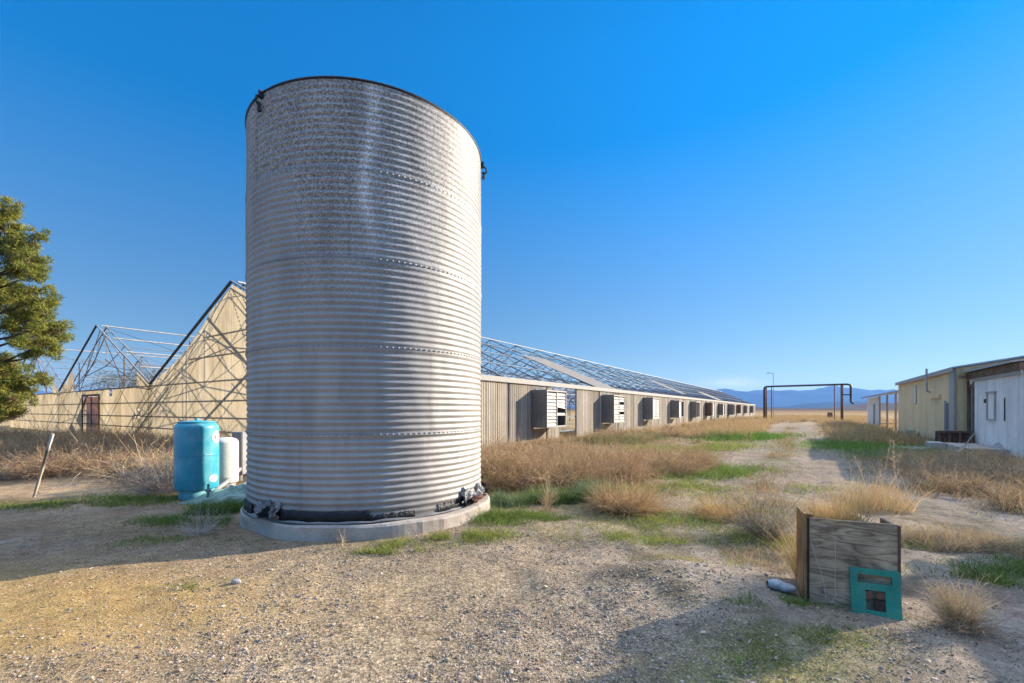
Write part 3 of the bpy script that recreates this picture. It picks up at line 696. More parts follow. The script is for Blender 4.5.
    o = rest.build('far_roof_truss', M['steel_dark'], gh); o['kind'] = 'stuff'
    # purlins and sway braces, one object per line
    for b in range(3):
        w0 = PW+b*SPAN
        for t in (.125, .25, .375, .5, .625, .75, .875, 1.0):
            pale = t in (.5, 1.0) or (b == 1 and t < .5)  # middle-bay purlins before the ridge coloured pale to look sunlit
            qq = GQ0+.2
            zt = rz(t % 1 if t < 1 else 0)+.05
            nm = 'ridge_pipe' if t == .5 else ('valley_gutter' if t == 1.0 else 'purlin')
            MB().tube([Q(qq, -(w0+t*SPAN), zt), Q(GQ1, -(w0+t*SPAN), zt)], .04 if pale else .028, 5).build(nm, M['steel_pale' if pale else 'steel_dark'], gh)
        br = MB()
        for k in range(0, 38, 2):
            q = GQ0+.45+k*3.62
            for ta, tb in ((.0, .25), (.25, .5), (1, .75), (.75, .5)):
                if (k+int(ta*4)) % 2: ta, tb = tb, ta
                br.tube([Q(q, -(w0+ta*SPAN), rz(ta)-.06), Q(q+3.62, -(w0+tb*SPAN), rz(tb)-.06)], .018, 4, False)
        br.build('sway_brace', M['steel_dark'], gh)
    # roof sheets still lying on the slopes
    def rsheet(q0, q1, w0, t0, t1, mt, nm, lift=.08, skew=0.0):
        n = 14; V = []
        for i in range(n+1):
            for j in range(2):
                t = t0+(t1-t0)*j; q = q0+(q1-q0)*i/n+(skew*j)
                V.append(Q(q, -(w0+t*SPAN), rz(t)+lift+.03*(i % 2)))
        m = MB().add(V, [(i*2, i*2+1, i*2+3, i*2+2) for i in range(n)]); o = m.build(nm, M[mt], gh)
        s = o.modifiers.new('thick', 'SOLIDIFY'); s.thickness = .012
    rsheet(27.2, 31.2, PW, .0, .30, 'grey_roof_sheet', 'loose_roof_sheet', .10, -1.0)
    rsheet(57, 60, PW, .06, .3, 'grey_roof_sheet', 'loose_roof_sheet', .10, .5)
    rsheet(80, 86, PW, .02, .2, 'grey_roof_sheet', 'loose_roof_sheet')
    for q0, q1, t0, t1 in ((17, 21, .62, .84), (18.5, 24, .70, .93), (15.5, 17.5, .76, .90)):
        rsheet(q0+3, q1+3, PW+SPAN, t0-.55, t1-.55, 'brown_roof_sheet', 'loose_roof_sheet', .10)
make_greenhouse()

# fan boxes on the side wall: sheet-metal hood, white frame, two louvred shutters
def make_fan(f, idx):
    rf = random.Random(idx*7+3); D, Wd, z0, z1, r0 = .86, 2.1, .80, 2.67, -PW+.03
    if idx > 1: D += rf.uniform(-.14, .06); z0 += rf.uniform(-.10, .10); z1 += rf.uniform(-.08, .04)
    r1 = r0+D; o0 = Q(f, r0, 0)
    t = .03; mb = MB()
    mb.qbox(f, f+t, r0, r1, z0, z1); mb.qbox(f+Wd-t, f+Wd, r0, r1, z0, z1)
    mb.qbox(f+t, f+Wd-t, r0, r1, z1-t, z1); mb.qbox(f+t, f+Wd-t, r0, r1, z0, z0+t)
    mb.qbox(f-.012, f, r0, r0+.05, z0-.01, z1+.01); mb.qbox(f-.012, f, r1-.05, r1-.001, z0-.01, z1+.01)
    hs = mb.build('fan_housing', M['rust' if idx in (5, 8) else 'housing'], gh, origin=Q(f, r0, z0))
    WLh = hs
    fr = MB(); e = .05
    for a in (f+.001, f+Wd/2-e/2, f+Wd-e-.001): fr.qbox(a, a+e, r1-.06, r1+.012, z0+t, z1-t)
    for a, b in ((f+e+.002, f+Wd/2-e/2-.001), (f+Wd/2+e/2+.001, f+Wd-e-.002)):
        for zz in (z0+t, z1-t-e): fr.qbox(a, b, r1-.06, r1+.010, zz, zz+e)
    fr.build('shutter_frame', M['louver'], hs)
    bk = MB(); bk.qbox(f+t+.002, f+Wd-t-.002, r0+.10, r0+.12, z0+t+.002, z1-t-.002); bk.build('fan_backing', M['dark_gap'], hs)
    for s in range(2):
        if idx >= 3 and (idx+s) % 3 != 0: continue
        sl = MB(); n = 10
        for k in range(n):
            if (idx == 0 and s == 1 and k in (0, 1, 2, 4)) or (idx == 1 and s == 1 and k in (3, 7)): continue
            za = z0+t+e+.02+k*(z1-z0-2*t-2*e-.04)/n; h = (z1-z0-2*t-2*e-.04)/n
            a, b = f+e+.004+s*Wd/2, f+Wd/2-e/2-.004+s*Wd/2
            tilt = .0
            if idx == 0 and s == 1: tilt = .09*(k == 5)+.03*random.random()
            sl.hexa([Q(a, r1-.045, za+tilt), Q(a, r1-.005, za-.01+tilt), Q(b, r1-.005, za-.01), Q(b, r1-.045, za), Q(a, r1-.052, za+h*.66+tilt), Q(a, r1-.035, za+h*.70+tilt), Q(b, r1-.035, za+h*.70), Q(b, r1-.052, za+h*.66)])
        sl.build('louvre_shutter', M['louver'], hs)
for i, f in enumerate(FANS): make_fan(f, i)

# ---------------------------------------------------------------- blue pressure tank, white tank, panel, tarp
def domed(r, z0, z1, dome, n=9):
    p = [(r*.001, z0-dome*.15)]
    p += [(r*math.sin(a), z0+dome*.35*(1-math.cos(a))) for a in np.linspace(.3, math.pi/2, n)]
    p += [(r, z) for z in np.linspace(z0+dome*.35, z1-dome, 6)[1:]]
    p += [(r*math.cos(a)**.62, z1-dome+dome*math.sin(a)) for a in np.linspace(.12, math.pi/2-.02, n)]
    p += [(.001, z1)]
    return p
bx, by = -315/440*8.42, 8.42
B0 = np.array([bx, by, float(gz(bx, by))])
bt = empty('pressure_tank', B0, 'blue domed water pressure tank standing beside the silo', 'tank')
MB().lathe(domed(.355, .17, 1.50, .15), B0, 64).build('body', M['blue_paint'], bt, True)
MB().lathe([(.27, -.05), (.285, .0), (.285, .22), (.25, .24)], B0, 48).build('skirt', M['aqua_paint'], bt, True)
MB().lathe([(.30, 1.475), (.31, 1.49), (.30, 1.50), (.001, 1.512)], B0+np.array([0, 0, -.022]), 40).build('top_plate', M['blue_paint'], bt, True)
MB().lathe([(.001, 1.49), (.035, 1.49), (.035, 1.535), (.001, 1.54)], B0, 14).build('air_valve', M['aqua_paint'], bt)
def patch(a0, a1, z0, z1, rad, c, name, parent, mt, rnd=False):
    V = []; m = 14
    for i in range(m+1):
        a = a0+(a1-a0)*i/m
        hh = (z1-z0)/2; zc = (z0+z1)/2
        s = math.sqrt(max(0.02, 1-(2*i/m-1)**2)) if rnd else 1.0
        for zz in (zc-hh*s, zc+hh*s): V.append(c+np.array([rad*math.cos(a), rad*math.sin(a), zz]))
    return MB().add(V, [(2*i, 2*i+2, 2*i+3, 2*i+1) for i in range(m)]).build(name, mt, parent)
fa = math.atan2(-by, -bx)
patch(fa+.72, fa+1.32, 1.06, 1.30, .359, B0, 'round_sticker', bt, M['sticker'], True)
patch(fa+.85, fa+.95, 1.14, 1.22, .3615, B0, 'sticker_mark', bt, M['rust'])
patch(fa+.55, fa+1.10, .33, .47, .359, B0, 'label_sticker', bt, M['sticker'], True)
o = MB(); o.tube([B0+np.array([.20, -.22, .05]), B0+np.array([.30, -.34, .06]), B0+np.array([.42, -.36, .06]), B0+np.array([.46, -.36, .14]), B0+np.array([.46, -.35, .34])], .022, 8); o.tube([B0+np.array([.46, -.40, .22]), B0+np.array([.46, -.31, .22])], .03, 8); o.build('inlet_pipe', M['grey_paint'], bt)
MB().lathe([(.3555, .835), (.3585, .84), (.3585, .86), (.3555, .865)], B0, 64).build('weld_seam', M['blue_paint'], bt, True)
wx, wy = -287/440*9.35, 9.35; W0 = np.array([wx, wy, float(gz(wx, wy))])
wt = empty('water_tank', W0, 'small white domed water tank behind the blue tank', 'tank')
MB().lathe(domed(.25, .06, 1.04, .12), W0, 48).build('body', M['white_plastic'], wt, True)
MB().lathe([(.19, -.03), (.20, .12), (.1, .14)], W0, 32).build('skirt', M['grey_paint'], wt, True)
E0 = np.array([-272/440*9.9, 9.9, 0.0]); E0[2] = float(gz(E0[0], E0[1]))
eb = empty('control_cabinet', E0, 'narrow grey electrical cabinet between the white tank and the silo', 'cabinet')
MB().box(E0+np.array([0, 0, .62]), .24, .2, .95).build('case', M['grey_paint'], eb, bevel=.01)
MB().box(E0+np.array([0, -.108, .64]), .20, .012, .85).build('door', M['housing'], eb)
MB().tube([E0+np.array([0, 0, -.05]), E0+np.array([0, 0, .14])], .05, 8).build('post', M['grey_paint'], eb)
# crumpled tarp at the foot of the silo
def tarp():
    c = g3(228, 499); n, m = 40, 30; V = []
    for i in range(n+1):
        for j in range(m+1):
            a, b = i/n*2-1, j/m*2-1
            x = c[0]+a*.50+.15*b; y = c[1]+.1+b*.55+.05*a
            k = max(0, 1-(abs(a)**3))*max(0, 1-abs(b)**3)
            h = k*(.16+.22*max(0, a))*(.5+1.1*float(fbm(np.array(a*3.2+4), np.array(b*3.1), 14)))
            V.append((x+.05*math.sin(b*7), y+.04*math.sin(a*8), float(gz(x, y))+.005+h))
    w = m+1
    o = MB().add(V, [(i*w+j, (i+1)*w+j, (i+1)*w+j+1, i*w+j+1) for i in range(n) for j in range(m)]).build('tarp', M['tarp'], None, origin=c)
    tag(o, 'crumpled pale green tarp heaped against the left foot of the silo', 'tarp')
tarp()
c = g3(212, 499); d = g3(243, 484)
o = MB().tube([c+np.array([-.1, .0, .05]), c*.6+d*.4+np.array([0, 0, .15]), d+np.array([0, .1, .34])], .045, 10).build('drain_pipe', M['grey_paint'], None, True, origin=c); tag(o, 'grey pipe slanting over the green tarp toward the silo', 'pipe')
c = g3(212, 500); o = MB().prism([c+np.array(p) for p in ((-.18, -.10, 0), (.2, -.14, 0), (.26, .06, 0), (.0, .16, 0), (-.2, .06, 0))], (0, 0, -.03), (0.02, 0, .06)).build('stone_slab', M['concrete'], None, bevel=.012, origin=c); tag(o, 'flat grey slab lying at the foot of the blue tank', 'slab')

# ---------------------------------------------------------------- leaning stake on the left
def stake():
    b = g3(34, 499); t = np.array([(50-512)/F*b[1], b[1]+.05, CAMH-(434-HOR)/F*b[1]])
    mb = MB(); n = 12; cols = [(.14, .09, .06)]+[(.40, .32, .22)]*6+[(.10, .08, .06)]*3+[(.55, .51, .45)]*3
    ax = norm(t-b)
    x = norm(np.cross(ax, [0, 1, 0])); y = np.cross(ax, x)
    V = []; C = []
    for k in range(n+1):
        p = b-ax*.15+(t-b+ax*.15)*k/n
        w = (.020)*(1+.12*math.sin(k*2.3))
        for i, j in ((-1, -1), (1, -1), (1, 1), (-1, 1)): V.append(p+x*w*i+y*w*.7*j); C.append(cols[min(k, 12)])
    V += [V[-4]*.25+V[-3]*.25+V[-2]*.25+V[-1]*.25]
    C += [C[-1]]
    P = [(k*4+i, k*4+(i+1) % 4, k*4+4+(i+1) % 4, k*4+4+i) for k in range(n) for i in range(4)]
    o = obj('stake', V, [np.array(P), np.array([(n*4+i, n*4+(i+1) % 4, len(V)-1) for i in range(4)])], M['stake'], None, np.array(C), False, b)
    tag(o, 'weathered white stake leaning in the dry earth on the left', 'stake')
stake()

# ---------------------------------------------------------------- planter box with plywood front
PA = np.array([2.614, 3.886, 0]); PB = np.array([3.193, 3.64, 0])
ex = (PB-PA)/np.linalg.norm(PB-PA); ey = np.array([-ex[1], ex[0], 0.]); ez = np.array([0, 0, 1.])
gz0 = float(gz(2.9, 3.76)); PA[2] = gz0
pw = float(np.linalg.norm((PB-PA)[:2])); ph = .745-gz0
pl = empty('planter_box', PA, 'weathered plywood planter box with dry grass in it', 'planter')
def PP(a, b, c): return PA+ex*a+ey*b+ez*c
def pbox(mb, a0, a1, b0, b1, c0, c1): return mb.hexa([PP(a, b, c) for c in (c0, c1) for a, b in ((a0, b0), (a1, b0), (a1, b1), (a0, b1))])
pbox(MB(), .0, pw, .0, .022, -.12, ph).build('front_panel', M['plywood'], pl, bevel=.003)
pbox(MB(), -.035, -.004, .004, .30, -.12, ph+.035).build('side_board', M['orange_wood'], pl, bevel=.004)
pbox(MB(), -.001, .05, .024, .30, -.1, ph+.03).build('corner_post', M['orange_wood'], pl, bevel=.006)
pbox(MB(), .052, pw-.052, .26, .285, -.1, ph-.06).build('back_panel', M['plywood'], pl, bevel=.003)
pbox(MB(), pw-.03, pw-.002, .024, .30, -.1, ph-.01).build('end_board', M['fascia_wood'], pl, bevel=.003)
pbox(MB(), pw+.001, pw+.018, -.006, .03, -.05, ph-.01).build('edge_strip', M['rust'], pl)
pbox(MB(), -.003, .010, -.006, -.0005, -.05, ph).build('edge_strip', M['dark_brown'], pl)
pbox(MB(), .052, pw-.031, .024, .258, -.1, ph-.10).build('soil_fill', M['fascia_wood'], pl)
for pts in (((.02, .55), (.05, .42), (.09, .30), (.12, .16), (.13, .05), (.16, .03), (.19, .05)), ((.195, .57), (.197, .40), (.195, .2), (.20, .10), (.17, .04), (.13, .08), (.115, .14))):
    MB().tube([PP(a, -.010-.01*(i % 2), c) for i, (a, c) in enumerate(pts)], .002, 5).build('cord', M['cord'], pl)
# teal plate with a slot and a window cut out, leaning on the panel
def teal():
    o0 = PP(pw-.335, -.075, -.02); up_ = norm(ez*1+ey*.14); nn = norm(np.cross(ex, up_)); w, h = .338, .385
    tp = empty('teal_plate', o0, 'teal plate with cut-out slots leaning on the plywood planter', 'plate')
    mb = MB()
    def r(a0, a1, c0, c1):
        mb.hexa([o0+ex*a*w+up_*c*h+nn*d for c, in ((c0,), (c1,)) for a, d in ((a0, -.011), (a1, -.011), (a1, .011), (a0, .011))])
    xs = [0, .15, .30, .69, .84, 1]; zs = [0, .14, .56, .70, .88, 1]
    hole = {(1, 3), (2, 3), (3, 3), (2, 1)}
    V = []; Qd = []
    idx = lambda i, j, s: (j*6+i)*2+s
    for j in range(6):
        for i in range(6):
            for s in (-1, 1): V.append(o0+ex*xs[i]*w+up_*zs[j]*h+nn*.011*s)
    for j in range(5):
        for i in range(5):
            if (i, j) in hole: continue
            Qd += [(idx(i, j, 0), idx(i, j+1, 0), idx(i+1, j+1, 0), idx(i+1, j, 0)), (idx(i, j, 1), idx(i+1, j, 1), idx(i+1, j+1, 1), idx(i, j+1, 1))]
            for (di, dj, A, B) in ((-1, 0, (i, j), (i, j+1)), (1, 0, (i+1, j+1), (i+1, j)), (0, -1, (i+1, j), (i, j)), (0, 1, (i, j+1), (i+1, j+1))):
                ni, nj = i+di, j+dj
                if not (0 <= ni < 5 and 0 <= nj < 5) or (ni, nj) in hole:
                    Qd.append((idx(*A, 0), idx(*B, 0), idx(*B, 1), idx(*A, 1)))
    MB().add(V, Qd).build('plate', M['teal'], tp)
    for a, c in ((.36, .47), (.60, .47)):
        cc = o0+ex*a*w+up_*c*h
        MB().tube([cc-nn*.009, cc+nn*.009], .030, 14).build('latch_disc', M['rust'], tp)
    MB().box(o0+ex*.62*w+up_*.20*h-nn*.004, .10, .016, .13, ex, nn, up_).build('latch_block', M['dark_brown'], tp)
    for sgn in (-1, 1):
        cc = o0+ex*(.5+.44*sgn)*w+up_*.94*h+nn*.012*-1
        MB().tube([cc-nn*.004, cc+nn*.004], .007, 8).build('screw', M['housing'], tp)
teal()
# pale plastic sack lying left of the box
def sack():
    c = g3(782, 595); V = []; n, m = 28, 16; ax = norm(np.array([.9, -.2, -.15]))
    ay = norm(np.cross([0, 0, 1], ax)); az = np.cross(ax, ay)
    for i in range(n+1):
        t = i/n; r = (.056*(math.sin(math.pi*min(1, t*.93+.07)))**.45)*(1-.15*t)
        for k in range(m):
            a = 2*math.pi*k/m; f = 1+.75*(float(fbm(np.array(t*7.), np.array(math.cos(a)*2+math.sin(a)+5), 3))-.5)
            V.append(c+ax*(t-.5)*.25+ay*r*f*math.cos(a)+az*r*f*.85*math.sin(a)+ez*.045)
    o = MB().add(V, [(i*m+k, i*m+(k+1) % m, (i+1)*m+(k+1) % m, (i+1)*m+k) for i in range(n) for k in range(m)]).build('plastic_sack', M['sack'], None, True, origin=c)
    tag(o, 'pale blue-grey plastic sack lying on the ground left of the planter', 'sack')
sack()

# ---------------------------------------------------------------- rocks
def rock(c, sx, sy, sz, label, mt='rock', seed=0, name='rock'):
    V = []; n, m = 12, 16
    for i in range(n+1):
        p = math.pi*i/n
        for k in range(m):
            a = 2*math.pi*k/m; d = np.array([math.sin(p)*math.cos(a), math.sin(p)*math.sin(a), math.cos(p)])
            f = .75+.5*float(fbm(np.array(d[0]*1.7+seed+d[2]), np.array(d[1]*1.7-d[2]*.7+seed), 2))
            V.append(c+d*f*np.array([sx, sy, sz]))
    o = MB().add(V, [(i*m+k, i*m+(k+1) % m, (i+1)*m+(k+1) % m, (i+1)*m+k) for i in range(n) for k in range(m)]).build(name, M[mt], None, False, origin=c)
    return tag(o, label, 'rock')
rock(g3(850, 532, .10), .26, .16, .20, 'tan rock behind the right end of the planter')
rock(g3(236, 582, .01), .05, .03, .03, 'small dark stone on the sandy ground below the silo', 'grey_wood', 6, 'small_stone')

# ---------------------------------------------------------------- right-hand buildings
def siding(q0, q1, r, z0, z1f, pitch, depth, colr=(1, 1, 1)):
    n = max(4, int((q1-q0)/(pitch/4))); V = []
    for i in range(n+1):
        q = q0+(q1-q0)*i/n; ph_ = (i % 4); d = depth*(1 if ph_ in (1, 2) else 0)
        V += [Q(q, r-d, z0), Q(q, r-d, z1f(q))]
    return V, [(2*i, 2*i+1, 2*i+3, 2*i+2) for i in range(n)]
YQ0, YQ1, YR, YH = 26.2, 39.3, 5.6, 3.46
yb = empty('yellow_shed', Q(YQ0, YR), 'yellow ribbed metal building with a white corner post', 'building')
V, P = siding(YQ0, YQ1, YR, -.1, lambda q: YH, .24, .022); MB().add(V, P).build('long_wall', M['yellow_wall'], yb)
SL = .165
V = []; n = 44; wid = 9.0
for i in range(n+1):
    r = YR+wid*i/n; d = .02*(1 if i % 4 in (1, 2) else 0)
    zt = YH+SL*min(r-YR, wid-(r-YR)); V += [Q(YQ0-d, r, -.1), Q(YQ0-d, r, zt)]
MB().add(V, [(2*i, 2*i+2, 2*i+3, 2*i+1) for i in range(n)]).build('end_wall', M['yellow_edge'], yb)
mb = MB(); mb.qbox(YQ1-.02, YQ1, YR+.02, YR+wid, -.1, YH); mb.qbox(YQ0+.03, YQ1-.03, YR+wid-.02, YR+wid, -.1, YH); mb.build('rear_wall', M['yellow_wall'], yb)
mb = MB()
for a, b, za, zb in ((YR-.14, YR+wid/2, YH-.02, YH+SL*wid/2), (YR+wid/2, YR+wid+.14, YH+SL*wid/2, YH-.02)):
    mb.hexa([Q(q, r, zz+dz) for dz in (.02, .09) for q, r, zz in ((YQ0-.18, a, za), (YQ0-.18, b, zb), (YQ1+.1, b, zb), (YQ1+.1, a, za))])
mb.build('roof', M['roof_metal'], yb)
mb = MB(); mb.qbox(YQ0-.2, YQ1+.1, YR-.17, YR-.145, YH-.14, YH+.06); mb.build('eave_trim', M['white_trim'], yb)
mb = MB(); mb.qbox(YQ0-.06, YQ0+.62, YR-.10, YR-.026, -.1, YH-.03); mb.build('corner_post', M['white_trim'], yb)
for q, z0, z1, w in ((33.7, 2.0, 3.05, .42),):
    f = MB(); f.qbox(q, q+w, YR-.06, YR-.026, z0, z1); fo = f.build('window', M['white_trim'], yb)
    MB().qbox(q+.06, q+w-.06, YR-.066, YR-.061, z0+.06, z1-.06).build('pane', M['sticker'], fo)
f = MB(); f.qbox(27.1, 27.5, YR-.10, YR-.026, .75, 2.0); fo = f.build('electrical_panel', M['grey_paint'], yb); MB().qbox(27.14, 27.46, YR-.112, YR-.101, .8, 1.95).build('door', M['housing'], fo)
MB().tube([Q(27.6, YR-.06, .3), Q(27.6, YR-.06, 2.1)], .045, 6).build('conduit', M['white_trim'], yb)
vp = MB().tube([Q(29.9, YR-.12, 2.55), Q(29.9, YR-.26, 2.62), Q(29.9, YR-.28, 2.7), Q(29.9, YR-.28, 3.75)], .045, 8).build('vent_pipe', M['steel_pale'], yb)
mb = MB(); mb.qbox(28.6, 30.4, YR-.10, YR-.026, 2.25, 2.42); mb.build('patch_board', M['yellow_wall'], yb)
mb = MB(); mb.qbox(YQ0+.7, YQ1, YR-.05, YR-.026, -.1, .25); mb.build('foot_board', M['concrete'], yb)

WQ0, WQ1, WR, WH = 20.7, 26.12, 5.98, 2.95
wb = empty('white_shed', Q(WQ0, WR), 'peeling white boarded shed with a rotten brown fascia', 'building')
V, P = siding(WQ0, 25.45, WR, -.1, lambda q: WH, .30, .012); MB().add(V, P).build('long_wall', M['white_wall'], wb)
mb = MB(); mb.qbox(WQ0-.02, WQ0, WR+.01, WR+6, -.1, WH+.4); mb.qbox(WQ1-.02, WQ1, WR+.05, WR+6, -.1, WH+.4); mb.qbox(WQ0+.01, WQ1-.03, WR+5.97, WR+6, -.1, WH+.4); mb.build('end_wall', M['white_wall'], wb)
mb = MB(); mb.qbox(WQ0, WQ1, WR-.10, WR+.06, WH+.02, WH+.27); mb.build('fascia', M['fascia_wood'], wb)
mb = MB(); mb.qbox(WQ0, 25.42, WR-.06, WR-.015, WH-.12, WH+.015); mb.build('top_trim', M['white_trim'], wb)
mb = MB(); mb.hexa([Q(q, r, z) for dz in (0, .05) for q, r, z in ((WQ0-.03, WR-.28, WH+.28+dz), (WQ0-.03, WR+6.1, WH+.95+dz), (WQ1-.005, WR+6.1, WH+.95+dz), (WQ1-.005, WR-.28, WH+.28+dz))]); mb.build('roof', M['roof_metal'], wb)
mb = MB(); mb.qbox(25.52, 26.0, WR+.03, WR+.07, .25, 2.6); dd = mb.build('door', M['grey_wood'], wb)
mb = MB(); mb.qbox(25.46, 25.52, WR-.05, WR+.02, .1, WH-.02); mb.qbox(26.01, 26.09, WR-.08, WR+.02, .1, WH-.02); mb.qbox(25.53, 26.0, WR-.05, WR+.02, 2.62, 2.74); mb.build('door_frame', M['fascia_wood'], wb)
mb = MB(); mb.qbox(25.53, 26.0, WR-.02, WR+.02, 2.75, WH); mb.build('door_header', M['white_wall'], wb)
mb = MB()
for a, b, c, d in ((23.05, 23.09, 1.35, 2.32), (23.85, 23.89, 1.35, 2.32), (23.0, 24.0, 2.325, 2.37), (23.05, 23.9, 1.30, 1.345)): mb.qbox(a, b, WR-.055, WR-.014, c, d)
hk = mb.build('hatch', M['white_trim'], wb); MB().qbox(24.02, 24.10, WR-.07, WR-.014, 1.95, 2.1).build('hinge', M['rust'], hk)
mb = MB(); mb.qbox(22.20, 22.25, WR-.03, WR-.014, 1.3, 2.1); mb.build('split_board', M['pole_dark'], wb)
mb = MB(); mb.qbox(WQ0, 25.45, WR-.05, WR-.014, -.1, .16); mb.build('sill_board', M['grey_wood'], wb)
for k in range(4):
    MB().tube([Q(25.7+.09*k, WR-.42+.02*k, WH+.08+.03*k), Q(25.6+.1*k, WR+.1, WH+.1)], .03, 5).build('broken_rafter', M['fascia_wood'], wb)

# neighbouring shed further along the row, its roof cooler on a stand
nb = empty('row_shed', Q(13.5, 5.75), 'pale ribbed shed at the near end of the right-hand row', 'building')
V, P = siding(-8, 13.5, 5.75, -.1, lambda q: 3.05, .3, .02); MB().add(V, P).build('long_wall', M['white_wall'], nb)
mb = MB(); mb.qbox(13.48, 13.5, 5.78, 11.5, -.1, 3.6); mb.qbox(-8, -7.98, 5.78, 11.5, -.1, 3.6); mb.qbox(-7.97, 13.47, 11.47, 11.5, -.1, 3.6); mb.build('end_wall', M['white_wall'], nb)
mb = MB(); mb.hexa([Q(q, r, z) for dz in (0, .06) for q, r, z in ((-8.1, 5.55, 3.1+dz), (-8.1, 11.7, 3.75+dz), (13.6, 11.7, 3.75+dz), (13.6, 5.55, 3.1+dz))]); mb.build('roof', M['roof_metal'], nb)
# cooler casts the stripe that reaches past the roof shadow
ccx = 2.13
def along(a, c): return np.array([a*math.cos(SUN_AZ)-c*math.sin(SUN_AZ), a*math.sin(SUN_AZ)+c*math.cos(SUN_AZ), 0])
cp = along(12.2, ccx)
mb = MB(); mb.box(cp+np.array([0, 0, 4.15]), .5, .44, 1.5, [math.cos(SUN_AZ), math.sin(SUN_AZ), 0], [-math.sin(SUN_AZ), math.cos(SUN_AZ), 0]); co = mb.build('roof_cooler', M['housing'], nb)

# brown crate, concrete step, boards, shovel and rubble between the sheds
def crate():
    a, b = 27.0, 25.6; c = Q(27.0, 5.35, 0); z0 = float(gz(c[0], c[1]))
    o = empty('iron_crate', Q(25.5, 5.3, z0), 'dark brown iron crate at the corner of the yellow building', 'crate')
    mb = MB(); mb.qbox(25.2, 25.8, 4.86, 5.84, z0+.12, z0+.80); mb.build('body', M['dark_brown'], o, bevel=.01)
    mb = MB()
    for q in (4.85, 5.15, 5.47, 5.79): mb.qbox(25.16, 25.199, q, q+.06, z0-.1, z0+.84)
    mb.qbox(25.14, 25.159, 4.84, 5.86, z0+.76, z0+.84); mb.build('rib', M['rust'], o)
crate()
c = Q(25.0, 5.9, 0); z0 = float(gz(c[0], c[1]))
st = empty('concrete_step', c+np.array([0, 0, z0]), 'low concrete step below the white shed door', 'step')
mb = MB(); mb.qbox(21.7, 25.1, 4.9, 5.92, z0-.1, z0+.33); mb.build('landing', M['concrete'], st, bevel=.02)
mb = MB(); mb.qbox(24.2, 25.12, 4.42, 4.89, z0-.1, z0+.36); mb.build('block', M['white_trim'], st, bevel=.02)
def board(px, py, L, w, t, rot, mt, label, name, tilt=0.0, cat='board'):
    c = g3(px, py); a = np.array([math.cos(rot), math.sin(rot), tilt]); a = norm(a); b = norm(np.cross([0, 0, 1], a)); n = np.cross(a, b)
    o = MB().box(c+n*t/2+np.array([0, 0, .02+abs(tilt)*L/2]), L, w, t, a, b, n).build(name, M[mt], None, bevel=.004, origin=c); return tag(o, label, cat)
board(920, 450.5, 1.9, .9, .10, .2, 'white_trim', 'white board lying flat in the green grass by the sheds', 'white_board')
board(903, 437.5, 1.8, .5, .08, .5, 'grey_wood', 'grey plank lying at the foot of the yellow wall', 'grey_plank')
board(917, 438.5, .8, .7, .45, .3, 'concrete', 'broken concrete lump against the yellow wall', 'concrete_lump', 0, 'rubble')
rock(g3(926, 440, .2), .35, .3, .34, 'dark brown clod of rubble against the yellow wall', 'dark_brown', 9, 'rubble_clod')
c = Q(21.9, 4.7, 0); c[2] = float(gz(c[0], c[1]))
sh = empty('hand_shovel', c, 'pale shovel standing tilted against the concrete step', 'shovel')
ax = norm(RT*.45+U*-.35+ez*1.0)
MB().tube([c+ax*.35, c+ax*.95], .022, 6).build('handle', M['grey_wood'], sh)
mb = MB(); s_ = norm(np.cross(ax, RT)); mb.prism([c+ax*a+s_*b for a, b in ((0.0, -.03), (.05, -.12), (.30, -.14), (.42, -.05), (.42, .05), (.30, .14), (.05, .12), (.0, .03))], np.cross(ax, s_)*.0, np.cross(ax, s_)*.02); mb.build('blade', M['concrete'], sh)
board(1000, 458, .9, .6, .05, .2, 'grey_wood', 'dark grey board propped against the white shed', 'propped_board', .6)

# ---------------------------------------------------------------- open carport beyond the yellow building
cpt = empty('carport', Q(47, 6.6), 'low white lean-to shed with an open end past the yellow building', 'shed')
V, P = siding(56, 66, 6.6, -.1, lambda q: 2.95, .4, .02); MB().add(V, P).build('wall', M['white_wall'], cpt)
mb = MB(); mb.hexa([Q(q, r, z+dz) for dz in (0, .16) for q, r, z in ((42.0, 6.1, 2.98), (42.0, 11.5, 3.9), (66.6, 11.5, 3.9), (66.6, 6.1, 2.98))]); mb.build('roof', M['roof_metal'], cpt)
for q in (55.9, 51.5, 47.3): MB().qbox(q, q+.16, 6.5, 6.62, -.1, 3.0).build('post', M['grey_wood'], cpt)
for q in (55.9, 47.3): MB().qbox(q, q+.16, 11.0, 11.15, -.1, 3.85).build('post', M['grey_wood'], cpt)
mb = MB(); mb.qbox(59.5, 60.5, 6.545, 6.575, .1, 2.3); mb.build('door', M['grey_paint'], cpt)
board(885, 424, 3.2, 1.0, .15, .5, 'white_trim', 'white panel lying on the ground under the carport roof', 'fallen_sheet')

# ---------------------------------------------------------------- pipe gantry over the road
GQ = 82.0
gn = empty('pipe_gantry', Q(GQ, .2), 'rusty pipe gantry spanning the dirt road', 'gantry')
l0, r0 = -4.85, 5.35
MB().tube([Q(GQ, l0, -.1), Q(GQ, l0, 5.0), Q(GQ, l0+.08, 5.28), Q(GQ, l0+.35, 5.4), Q(GQ, r0+.5, 5.45), Q(GQ, r0+.85, 5.35), Q(GQ, r0+.95, 5.05), Q(GQ, r0+.95, 2.9), Q(GQ, r0+1.05, 2.7), Q(GQ, r0+1.3, 2.65)], .15, 8, True).build('pipe', M['pole_dark'], gn, True)
MB().tube([Q(GQ, r0-.1, -.1), Q(GQ, r0-.1, 5.3)], .19, 8).build('post', M['rust'], gn, True)
MB().tube([Q(GQ-.3, l0+.3, -.1), Q(GQ-.3, l0+.3, 5.2)], .12, 8).build('post', M['rust'], gn, True)
